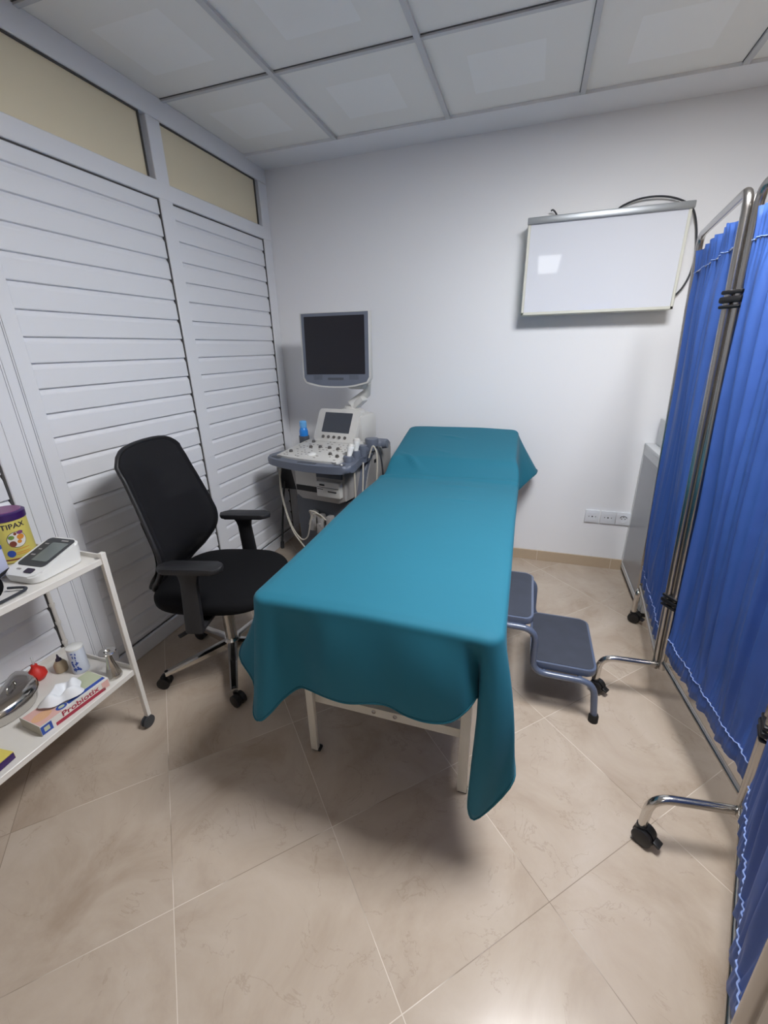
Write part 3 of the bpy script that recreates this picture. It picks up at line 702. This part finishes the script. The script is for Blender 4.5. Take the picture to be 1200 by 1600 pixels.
# right side body (grey top, taupe side)
T = Matrix(((0, 0, 1, .135), (1, 0, 0, 0), (0, 1, 0, 0), (0, 0, 0, 1)))
prof = [(-.16, .12), (.29, .12), (.33, .16), (.33, .79), (.30, .815), (.10, .808), (.04, .775), (-.01, .68), (-.08, .50), (-.13, .36)]
rb = U(MB().prism(prof, .105, T, bevel=.012), 'side_body', M['usgrey'])
prof2 = [(-.12, .14), (.28, .14), (.315, .17), (.315, .765), (.29, .79), (.12, .785), (.065, .757), (.015, .66), (-.055, .48), (-.10, .36)]
T2 = Matrix(((0, 0, 1, .236), (1, 0, 0, 0), (0, 1, 0, 0), (0, 0, 0, 1)))
sc_ = U(MB().prism(prof2, .010, T2, bevel=.004), 'side_cover', M['usside'], rb); U(MB().box((.2465, .10, .715), (.003, .024, .022)), 'slot', M['hole'], sc_)
# drive bay
T3 = Matrix(((1, 0, 0, 0), (0, 0, -1, .08), (0, 1, 0, 0), (0, 0, 0, 1)))
bay = U(MB().prism([(-.205, .735), (.205, .735), (.205, .53), (.15, .505), (-.12, .505), (-.16, .53)], .27, T3, bevel=.012), 'drive_bay', M['usside'])
U(MB().box((-.075, -.191, .64), (.16, .004, .085)), 'cover_plate', M['usbeige'], bay); U(MB().box((-.07, -.192, .578), (.165, .006, .034)), 'slot', M['hole'], bay)
pr = U(MB().box((.105, -.185, .600), (.165, .075, .095), bevel=.004), 'printer', M['usbeige'], bay)
q = MB().box((.065, -.2235, .627), (.035, .003, .010)); q.box((.135, -.2235, .590), (.06, .003, .007)); q.box((.05, -.2235, .600), (.04, .003, .003)); q.box((.105, -.2235, .612), (.15, .003, .002)); U(q, 'slots', M['hole'], pr)
U(MB().box((.10, -.18, .69), (.18, .04, .05)), 'dark_recess', M['usdark'], bay)
# probe connectors in lower front
for i, (dx, zz) in enumerate(((-.055, .36), (.0, .345), (.065, .345))):
    cn = U(MB().box((dx, -.165, zz), (.038, .05, .13), bevel=.008).box((dx, -.195, zz - .02), (.026, .03, .07), bevel=.006), 'probe_connector', M['usside'])
U(MB().tube(cr([(-.03, -.21, .40), (-.035, -.235, .45), (.02, -.24, .45), (.05, -.235, .42), (.0, -.24, .44), (-.03, -.24, .38), (-.07, -.235, .27), (-.13, -.23, .245), (-.19, -.24, .34), (-.225, -.25, .52), (-.23, -.25, .70)]), .0045, 8), 'cable', M['cable'])
U(MB().tube(cr([(-.215, -.245, .72), (-.235, -.25, .56), (-.19, -.245, .33), (-.12, -.24, .22), (-.02, -.235, .13), (.06, -.22, .11)]), .0045, 8), 'cable', M['cable'])
U(MB().tube(cr([(.085, -.235, .41), (.04, -.245, .445), (-.01, -.24, .43), (-.045, -.235, .36)]), .0045, 8), 'cable', M['cable'])
# handle rim tray
def sl_t(u): pass
hpoly = cr([(-.305, -.235, 0), (-.25, -.290, 0), (-.10, -.325, 0), (.08, -.332, 0), (.255, -.305, 0), (.305, -.245, 0), (.270, -.10, 0), (.22, .10, 0), (-.20, .10, 0), (-.285, -.10, 0)], 6, True)
TT = Matrix.Translation((-.004, 0, .742)) @ Matrix.Rotation(R(2), 4, 'X')
tray = U(MB().prism([(p.x, p.y) for p in hpoly], .042, TT, bevel=.014), 'console_tray', M['usgrey'])
for cx, cy_, wd, ro in ((-.225, -.262, .085, -16), (.03, -.296, .13, 2), (.235, -.268, .07, 16)): U(MB().prism(rrect(wd, .024, .0115), .002, TT @ Matrix.Translation((cx, cy_, .0415)) @ Matrix.Rotation(R(ro), 4, 'Z')), 'grip_slot', M['usdark'], tray)
U(MB().sphere((.255, -.285, .782), .006, n=5), 'led', M['white'], tray)
# keyboard console
kp = cr([(-.215, -.262, 0), (-.10, -.278, 0), (.10, -.283, 0), (.185, -.272, 0), (.215, -.245, 0), (.215, .03, 0), (.15, .075, 0), (-.15, .075, 0), (-.205, .04, 0), (-.228, -.235, 0)], 5, True)
KT = Matrix.Translation((.0, .01, .795)) @ Matrix.Rotation(R(8), 4, 'X')
con = U(MB().prism([(p.x, p.y) for p in kp], .030, KT, bevel=.006), 'keyboard', M['usbeige'])
def onk(x, y, z=0): return KT @ Vector((x, y, .030 + z))
for x, y in ((-.175, -.195), (-.095, -.10), (-.035, -.085), (.035, -.085), (.10, -.092), (.10, -.175), (.165, -.20), (-.14, -.01)):
    U(MB().lathe([(.0115, 0), (.0115, .004), (.009, .010), (.008, .013), (0, .014)], n=16, T=KT @ Matrix.Translation((x, y, .030))), 'knob', M['knob'], con)
U(MB().lathe([(.026, 0), (.025, .004), (.018, .009), (.010, .011), (0, .012)], n=22, T=KT @ Matrix.Translation((-.01, -.205, .030))), 'trackball', M['whitep'], con)
q = MB(); rk = random.Random(5)
for i in range(14):
    for j in range(9):
        x = -.19 + i * .028; y = -.245 + j * .032
        if rk.random() < .52: continue
        if math.hypot(x + .01, y + .205) < .036: continue
        q.prism(rrect(.010 if rk.random() < .6 else .016, .006, .002, 2), .002, KT @ Matrix.Translation((x + rk.uniform(-.004, .004), y + rk.uniform(-.004, .004), .030)))
U(q, 'small_keys', M['key'], con, kind='stuff')
# touch panel
PT = Matrix.Translation((-.012, .045, .866)) @ Matrix.Rotation(R(62), 4, 'X')
tp = U(MB().prism([(x + (.018 if y > 0 else 0) * 0, y) for x, y in rrect(.31, .215, .018)], .03, PT @ Matrix.Translation((0, .065, -.03)), bevel=.007).box((.01, .19, .90), (.20, .10, .14), bevel=.02), 'touch_panel', M['usbeige'])
U(MB().prism(rrect(.205, .130, .003), .002, PT @ Matrix.Translation((0.0, .083, 0))), 'touch_screen', M['lcd'], tp)
for k in range(5): U(MB().lathe([(.010, 0), (.009, .006), (.0, .008)], n=14, T=PT @ Matrix.Translation((-.082 + k * .041, -.012, 0))), 'knob', M['knob'], tp)
# neck behind and arm to monitor
nk = MB(); nk.box((.06, .20, .90), (.20, .20, .18), bevel=.03); nk.lathe([(.085, 0), (.08, .02), (.05, .035), (.045, .05)], (.03, .20, .985), 24)
nk.tube([(.035, .18, 1.035), (.12, .24, 1.11), (.15, .20, 1.18)], [.032, .028, .026], 12); nk.box((.075, .20, 1.045), (.13, .07, .04), rot=(0, R(-38), 0), bevel=.012); nk.box((.10, .17, 1.19), (.12, .08, .10), bevel=.02)
U(nk, 'monitor_arm', M['usbeige'])
# monitor
mo_o = (.012, .070, 1.372); MR = Matrix.Translation(mo_o) @ Matrix.Rotation(R(13), 4, 'Z') @ Matrix.Rotation(R(90 - 3), 4, 'X')
mpoly = [(-.216, .202), (.216, .202)] + [(.216, -.165)] + [(p.x, p.y) for p in cr([(.200, -.192, 0), (.10, -.213, 0), (0, -.218, 0), (-.10, -.213, 0), (-.200, -.192, 0)], 4)] + [(-.216, -.165)]
mo = U(MB().prism(mpoly, .055, MR @ Matrix.Translation((0, 0, -.055)), bevel=.008), 'monitor', M['usbeige'])
bz = [(x * .955, y * .965 + .002) for x, y in mpoly]
bz_ = U(MB().prism(bz, .003, MR @ Matrix.Translation((.002, 0, -.001))), 'bezel', M['usgrey'], mo)
U(MB().prism(rrect(.372, .320, .003), .0015, MR @ Matrix.Translation((.0, .020, .0025))), 'screen', M['screen'], mo)
q = MB()
for sx in (-1, 1):
    for i in range(6):
        for j in range(4): q.prism(rrect(.007, .003, .001, 1), .001, MR @ Matrix.Translation((sx * .115 + (i - 2.5) * .010, -.168 + j * .007, .0025)))
q.prism(rrect(.10, .012, .003), .001, MR @ Matrix.Translation((0, -.166, .0025)))
U(q, 'speaker_slots', M['usdark'], mo)
# probe holder on the right of console
ho = MB()
for x, y, z, r in ((.238, -.19, .795, .028), (.244, -.120, .812, .028), (.250, -.05, .83, .028), (.250, .06, .850, .042)):
    ho.tube([(x, y, z - .055), (x, y, z + .0), (x, y, z + .014)], [r * .8, r, r * .96], 18)
ho.box((.226, -.05, .79), (.05, .28, .03), rot=(R(8), 0, 0), bevel=.01)
ho.tube([(.285, .13, .815), (.315, .135, .82)], .024, 16)
U(ho, 'probe_holder', M['usgrey'])
for pts, m in (([(.275, -.19, .75), (.28, -.20, .55), (.262, -.19, .30), (.25, -.18, .14)], 'cable'), ([(.29, -.115, .76), (.297, -.15, .55), (.275, -.16, .3), (.26, -.15, .14)], 'cable'), ([(.285, -.04, .77), (.31, -.03, .84), (.335, -.03, .76), (.325, -.06, .5), (.28, -.1, .3)], 'cable'), ([(.30, 0, .80), (.325, .0, .83), (.345, .01, .72), (.345, .02, .5), (.30, .02, .3)], 'cabled')):
    U(MB().tube(cr(pts), .005, 8), 'cable', M[m])
for x, y in ((-.2, -.17), (.18, -.17), (-.18, .28), (.18, .28)):
    U(MB().tube([(x - .016, y, .036), (x + .016, y, .036)], .036, 18), 'caster', M['darkgrey'])
UM = WM[us]
PL = ['white curved ultrasound probe in the holder slot nearest the console front', 'white ultrasound probe with rounded head in the middle holder slot']
for k, (x, y, z, tilt) in enumerate(((.238, -.185, .797, -28), (.244, -.115, .815, -12))):
    c_ = UM @ Vector((x, y, z)); p_ = thing('ultrasound_probe', PL[k], 'probe', tuple(c_), ua, group='ultrasound probes in the side holder')
    RT_ = Matrix.Rotation(R(tilt), 4, 'X')
    build(MB().lathe([(.012, -.02), (.014, .02), (.018, .05), (.022, .062), (.018, .076), (0, .080)], n=16, T=RT_), 'handle', M['whitep'], p_, True)
    build(MB().lathe([(.0225, .062), (.021, .074), (.012, .082), (0, .084)], n=16, T=RT_), 'probe_head', M['usbeige'], p_, True)
U(MB().lathe([(.030, 0), (.033, .004), (.033, .05), (.030, .05), (.029, .006)], (-.245, .035, .80), 20).box((-.215, .02, .81), (.06, .02, .02)), 'bottle_holder', M['usdark'])
gb = UM @ Vector((-.245, .035, .808))
g_ = thing('gel_bottle', 'blue plastic gel bottle standing at the left back of the ultrasound console', 'bottle', tuple(gb))
build(MB().lathe([(.026, 0), (.028, .006), (.028, .072), (.024, .088), (.019, .096)], n=20), 'bottle_body', M['bluegel'], g_, True)
build(MB().lathe([(.020, .094), (.023, .100), (.023, .132), (.018, .138), (0, .139)], n=20), 'cap', M['bluecap'], g_, True)

# dark stand in the corner left of the machine
ds = thing('small_stand', 'black box on a thin dark leg in the corner left of the ultrasound machine', 'stand', (.14, -.22, 0))
build(MB().box((.150, -.20, .545), (.18, .13, .19), bevel=.008), 'box_head', M['darkgrey'] if 0 else M['black'], ds)
build(MB().tube([(.10, -.285, .51), (.065, -.30, .25), (.045, -.315, .03)], .007, 8).tube([(.047, -.315, .05), (.043, -.317, .0)], .013, 10).tube([(.17, -.17, .51), (.20, -.12, .0)], .008, 8), 'leg', M['darkgrey'], ds)

# ================================================================ TROLLEY
TY0, TY1, TX0, TX1 = -1.880, -2.60, .022, .375
tr = thing('trolley', 'white metal two-shelf trolley on casters at the left edge', 'trolley', (.2, -2.24, 0))
def shelf(z):
    s_ = MB().box(((TX0 + TX1) / 2, (TY0 + TY1) / 2, z - .004), (TX1 - TX0, TY0 - TY1, .003))
    for x in (TX0, TX1): s_.box((x, (TY0 + TY1) / 2, z - .010 if x == TX1 else z + .004), (.010, TY0 - TY1, .022 if x == TX1 else .03), bevel=.002, seg=1)
    for y in (TY0, TY1): s_.box(((TX0 + TX1) / 2, y + .0, z + .002), (TX1 - TX0, .006, .022), bevel=.001, seg=1)
    build(s_, 'shelf', M['white'], tr)
shelf(.735); shelf(.272)
for y in (TY0, TY1):
    p = build(MB().box((TX1 + .002, y, .400), (.018, .018, .71), bevel=.002, seg=1), 'post', M['white'], tr)
    c = MB(); cc = Vector((TX1 + .004, y - .008, .024))
    for q in (-1, 1): c.tube([cc + Vector((q * .003, 0, 0)), cc + Vector((q * .010, 0, 0)), cc + Vector((q * .012, 0, 0))], [.024, .024, .018], 22)
    c.cyl((TX1 + .002, y, .02), (TX1 + .002, y, .05), .006, 8); build(c, 'caster', M['darkgrey'], p)
    q_ = MB().tube([(TX0 + .0, y + .008, .03), (TX0 + .0, y + .008, .755)], .007, 12)
    for z in (.31, .40, .48, .56, .65): q_.tube([(TX0, y + .008, z - .006), (TX0, y + .008, z + .006)], .0095, 12)
    p = build(q_, 'rear_post', M['white'], tr)
    c = MB(); cc = Vector((TX0 + .004, y - .0, .024))
    for q in (-1, 1): c.tube([cc + Vector((q * .003, 0, 0)), cc + Vector((q * .010, 0, 0))], .024, 20)
    build(c, 'caster', M['darkgrey'], p)

# ---- blood pressure monitor
bp_ = thing('blood_pressure_monitor', 'white blood pressure monitor with dark display on the top trolley shelf', 'blood pressure monitor', (.275, -1.992, .7355), R(4))
def wedge(poly, zf): pass
outl = rrect(.130, .172, .028, 6)
b_ = MB(); lo = []; hi = []
for x, y in outl:
    t = (y + .0925) / .185; lo.append(b_.bm.verts.new((x * .94, y * .96, 0))); hi.append(b_.bm.verts.new((x, y, .022 + .052 * t)))
n = len(outl); mid = [b_.bm.verts.new((x * 1.0, y * 1.0, (.022 + .052 * ((y + .0925) / .185)) * .62)) for x, y in outl]
fsx = [b_.bm.faces.new(lo[::-1]), b_.bm.faces.new(hi)]
for A, B in ((lo, mid), (mid, hi)):
    for k in range(n): fsx.append(b_.bm.faces.new((A[k], A[(k + 1) % n], B[(k + 1) % n], B[k])))
g = bmesh.ops.bevel(b_.bm, geom=[e for e in fsx[1].edges], offset=.005, segments=2, affect='EDGES'); b_._m(list(b_.bm.faces), None)
build(b_, 'housing', M['whitep'], bp_, True)
sl = math.atan2(.052, .185); BT = Matrix.Translation((0, 0, .0485)) @ Matrix.Rotation(sl, 4, 'X')
dp = build(MB().prism(rrect(.108, .128, .014), .0015, BT @ Matrix.Translation((0, .018, 0))), 'display_panel', M['darkgrey'], bp_, True)
build(MB().prism(rrect(.062, .085, .003), .0012, BT @ Matrix.Translation((.012, .018, .0012))), 'lcd_screen', M['lcd2'], dp, True)
q = MB()
for i in range(3): q.prism(rrect(.016 - .003 * (i % 2), .005, .001, 2), .0006, BT @ Matrix.Translation((-.036, .052 - i * .026, .0014)))
q.prism(rrect(.028, .006, .001, 2), .0006, BT @ Matrix.Translation((.018, .0715, .0014)))
build(q, 'printed_marks', M['usside'], dp, True)
build(MB().prism(rrect(.030, .018, .004), .003, BT @ Matrix.Translation((.022, -.066, 0))), 'start_button', M['ink'], bp_, True, label='dark blue start button')
build(MB().prism(rrect(.016, .006, .002), .001, BT @ Matrix.Translation((-.024, -.062, 0))), 'memory_button', M['usside'], bp_, True)
# tube + cuff
cf = thing('pressure_cuff', 'black rolled pressure cuff beside the monitor at the shelf edge', 'cuff', (.275, -2.155, .7355))
build(MB().tube([(.225, -2.165, .780), (.325, -2.185, .780)], .044, 24), 'rolled_cuff', M['blackf'], cf)
build(MB().tube(cr([(.30, -2.12, .745), (.345, -2.10, .742), (.355, -2.14, .741), (.358, -2.22, .741)]), .004, 8), 'air_tube', M['cabled'], cf)
build(MB().tube(cr([(.235, -2.13, .745), (.195, -2.06, .75), (.185, -1.99, .757), (.208, -1.955, .757)]), .0045, 8), 'hose', M['black'], cf)

# ---- yellow tub
TB = Vector((.086, -1.955, .7355)); TR_, TH = .055, .168
tb = thing('powder_tub', 'yellow lidded tub with round fruit picture on the top trolley shelf', 'tub', tuple(TB))
build(MB().lathe([(TR_ - .002, 0), (TR_, .004), (TR_, TH - .022)], n=36), 'tub_body', M['tuby'], tb, True)
build(MB().lathe([(TR_ + .0003, .010), (TR_ + .0006, .011), (TR_ + .0006, .014), (TR_ + .0003, .015)], n=36), 'base_band', M['brown'], tb, True)
ld = build(MB().lathe([(TR_ - .004, TH - .026), (TR_ + .002, TH - .026), (TR_ + .003, TH - .004), (TR_ - .003, TH), ], n=36), 'lid', M['tubp'], tb, True)
build(MB().lathe([(TR_ - .006, TH), (TR_ - .008, TH + .002), (0, TH + .002)], n=36), 'lid_top', M['tubpl'], ld, True)
A0 = math.atan2(-2.79 - TB.y, 1.68 - TB.x) + .12
def wrap(p, rr=TR_ + .0008):
    a = A0 + p.x / rr; return Vector((math.cos(a) * (rr + p.z), math.sin(a) * (rr + p.z), p.y))
q = MB(); text_into(q, 'OPTIPAX', .023, None, M['ink'], fn=lambda p: wrap(p + Vector((-.010, .124, 0))), xs=1.05)
build(q, 'lettering', M['ink'], tb, True)
def blob(q, cx, cz, rx, rz, m, lift=0, n=24):
    ring = [q.bm.verts.new(wrap(Vector((cx + rx * math.cos(2 * math.pi * k / n), cz + rz * math.sin(2 * math.pi * k / n), lift)))) for k in range(n)]
    c = q.bm.verts.new(wrap(Vector((cx, cz, lift)))); q._m([q.bm.faces.new((ring[k], ring[(k + 1) % n], c)) for k in range(n)], m)
q = MB(); blob(q, .005, .078, .026, .027, M['ink'], .0002); blob(q, .005, .078, .0245, .0255, M['card'], .0005)
for cx, cz, rx, rz, m in ((-.008, .066, .009, .010, 'brown'), (.016, .085, .010, .009, 'orange'), (-.008, .088, .008, .007, 'green'), (.018, .100, .009, .006, 'tubpl'), (.004, .098, .004, .005, 'brown'), (.010, .070, .006, .006, 'orange')): blob(q, cx, cz, rx, rz, M[m], .0008)
blob(q, -.020, .034, .011, .012, M['blueink'], .0006)
for z in (.028, .034, .045): blob(q, .012, z, .022, .0012, M['orange'], .0004)
build(q, 'label_picture', M['card'], tb, True)
lb_ = build(MB().box((.172, -2.085, .7355 + .05), (.05, .075, .098), rot=(0, 0, R(12)), bevel=.001, m=M['lilac']).box((.1965, -2.0795, .7355 + .092), (.003, .074, .012), rot=(0, 0, R(12)), m=M['blueink']).box((.1965, -2.0795, .79), (.003, .03, .004), rot=(0, 0, R(12)), m=M['orange']), 'medicine_box', M['lilac'], label='pale lilac cardboard box in front of the yellow tub', cat='box')

# ---- lower shelf things
ZS = .2705
# chrome ear trumpet
ps = MB().lathe([(.024, 0), (.025, .004), (.022, .012), (.011, .060), (.0085, .082), (.009, .090), (.024, .094), (.026, .097), (.024, .100), (.010, .099), (.005, .094), (0, .08)], n=28)
o = build(ps, 'fetal_stethoscope', M['chrome'], label='chrome trumpet-shaped fetal stethoscope at the shelf corner', cat='stethoscope', origin=(0, 0, 0)); o.location = (.335, -1.930, ZS); o.scale = (1.12, 1.12, 1.12)
# white can
t = thing('spray_can', 'white cylindrical can with blue print on the lower trolley shelf', 'can', (.185, -1.940, ZS))
build(MB().lathe([(.026, 0), (.027, .003), (.027, .100), (.026, .103)], n=28), 'can_body', M['can'], t, True)
build(MB().lathe([(.0275, .100), (.0275, .106), (.024, .108), (0, .108)], n=28), 'can_top', M['whitep'], t, True)
q = MB()
rk = random.Random(9)
for i in range(22):
    a = -.9 + rk.uniform(-.45, .45); z = rk.uniform(.015, .09); q.box((.0272 * math.cos(a), .0272 * math.sin(a), z), (.001, rk.uniform(.002, .007), rk.uniform(.003, .012)), rot=(0, 0, a))
build(q, 'blue_print', M['blueink'], t, True)
# small beige bottle with dark nozzle
t = thing('dropper_bottle', 'small beige bottle with pointed dark nozzle behind the white can', 'bottle', (.118, -1.965, ZS))
build(MB().lathe([(.019, 0), (.021, .004), (.021, .030), (.016, .040), (.009, .048)], n=22), 'bottle_body', M['beige'], t, True)
build(MB().lathe([(.010, .047), (.009, .053), (.005, .058), (.002, .072), (0, .073)], n=16), 'nozzle', M['ink'], t, True)
# red bulb
t = thing('rubber_bulb', 'red rubber suction bulb with clear tip behind the steel kidney dish', 'rubber bulb', (.078, -2.022, ZS))
build(MB().lathe([(.0, 0), (.022, .003), (.030, .016), (.027, .034), (.016, .046), (.010, .054), (.010, .062), (.007, .064)], n=24), 'bulb', M['red'], t, True)
build(MB().lathe([(.004, .060), (.003, .095), (.002, .097)], n=10), 'tip', M['clear'], t, True)
# tissue box
bc = Vector((.309, -2.082, ZS)); bw, bl, bh = .10, .225, .038
tbx = thing('tissue_box', 'red, white and blue cardboard box with white tissue pulled out on top', 'tissue box', tuple(bc), R(-4))
c = MB().box((0, 0, bh / 2), (bw, bl, bh), m=M['card']); build(c, 'carton', M['card'], tbx, True)
q = MB(); Z = bh + .0004
q.box((-.012, .062, Z), (.075, .095, .0006), m=M['greenp']); q.box((.035, .045, Z + .0003), (.014, .125, .0006), m=M['blueink']); q.box((.006, -.078, Z), (.088, .066, .0006), m=M['pinkp'])
q.prism([(.020 * math.cos(2 * math.pi * k / 20) + .012, .028 * math.sin(2 * math.pi * k / 20) - .083) for k in range(20)], .0005, Matrix.Translation((0, 0, Z + .0003)), m=M['skin'])
q.prism([(.013 * math.cos(2 * math.pi * k / 20) + .032, .016 * math.sin(2 * math.pi * k / 20) - .035) for k in range(20)], .0005, Matrix.Translation((0, 0, Z + .0006)), m=M['blueink'])
q.prism([(.007 * math.cos(2 * math.pi * k / 20) + .032, .009 * math.sin(2 * math.pi * k / 20) - .035) for k in range(20)], .0005, Matrix.Translation((0, 0, Z + .0012)), m=M['greenp'])
xs_ = bw / 2 + .0004
q.box((xs_, .012, .007), (.0006, .165, .012), m=M['redink']); q.box((xs_, -.096, .018), (.0006, .032, .030), m=M['blueink']); q.box((xs_ + .0004, -.096, .018), (.0006, .016, .016), m=M['greenp']); q.box((xs_, .098, .02), (.0006, .024, .028), m=M['pinkp']); q.box((0, -bl / 2 - .0004, bh / 2), (bw, .0006, bh), m=M['cardb'])
build(q, 'printed_panels', M['card'], tbx, True)
q = MB(); text_into(q, 'Probiotix', .026, frameT((xs_ + .0006, .012, .0255), (0, 1, 0), (0, 0, 1)), M['redink'], xs=1.25); build(q, 'lettering', M['redink'], tbx, True)
q = MB()
def tis(u, v):
    a = 2 * math.pi * u; r = .008 + .052 * v ** .85 * (1 + .22 * math.sin(3 * a + .6) + .12 * math.sin(5 * a)); z = bh + .003 + .040 * math.sin(math.pi * min(1, v * .9)) * (1 + .3 * math.sin(4 * a + 1)) * (1 - .35 * v)
    return Vector((-.004 + r * math.cos(a) * .75, -.002 + r * math.sin(a) * 1.05, max(z, bh + .002)))
q.grid(tis, 48, 14, closed_u=True); tt = build(q, 'tissue', M['tissue'], tbx, True, ang=180)
# kidney dish with lid
kd = thing('kidney_dish', 'shiny stainless steel kidney dish on the lower trolley shelf', 'kidney dish', (.145, -2.135, ZS), R(-56))
def kid(scale, z0, off=0):
    o_ = []
    for k in range(40):
        a = 2 * math.pi * k / 40; x = .125 * math.cos(a); y = .060 * math.sin(a)
        y += -.045 * (x / .125) ** 2 + (.012 if y < 0 else 0); o_.append(Vector((x * scale, y * scale + off, z0)))
    return o_
q = MB(); V = [[q.bm.verts.new(p) for p in kid(s_, z_)] for s_, z_ in ((.55, .0), (.80, .001), (.86, .008), (.95, .040), (1.02, .046), (1.04, .043), (1.03, .041))]
fs = [q.bm.faces.new(V[0][::-1])]
for A, B in zip(V, V[1:]):
    for k in range(40): fs.append(q.bm.faces.new((A[k], A[(k + 1) % 40], B[(k + 1) % 40], B[k])))
q._m(fs, None); kdo = build(q, 'dish', M['chrome'], kd, True, ang=60)
q = MB(); V = [[q.bm.verts.new(p) for p in kid(s_, z_)] for s_, z_ in ((1.0, .047), (.97, .056), (.85, .066), (.60, .072), (.3, .075))]
fs = [q.bm.faces.new(V[-1])]
for A, B in zip(V, V[1:]):
    for k in range(40): fs.append(q.bm.faces.new((A[k], A[(k + 1) % 40], B[(k + 1) % 40], B[k])))
q._m(fs, None); q.tube(fillet([(-.025, -.0, .073), (-.02, 0, .090), (.02, 0, .090), (.025, 0, .073)], .01), .004, 8)
build(q, 'lid', M['chrome'], kd, True, ang=50)
# yellow booklet box
yb = build(MB().box((.295, -2.345, ZS + .012), (.12, .13, .022), rot=(0, 0, R(6)), m=M['yellowc']).box((.3565, -2.338, ZS + .012), (.002, .125, .020), rot=(0, 0, R(6)), m=M['tubp']).box((.325, -2.33, ZS + .0235), (.04, .014, .001), rot=(0, 0, R(30)), m=M['tuby']), 'carton', M['yellowc'], label='flat yellow carton with dark purple edge at the front of the lower shelf', cat='carton')
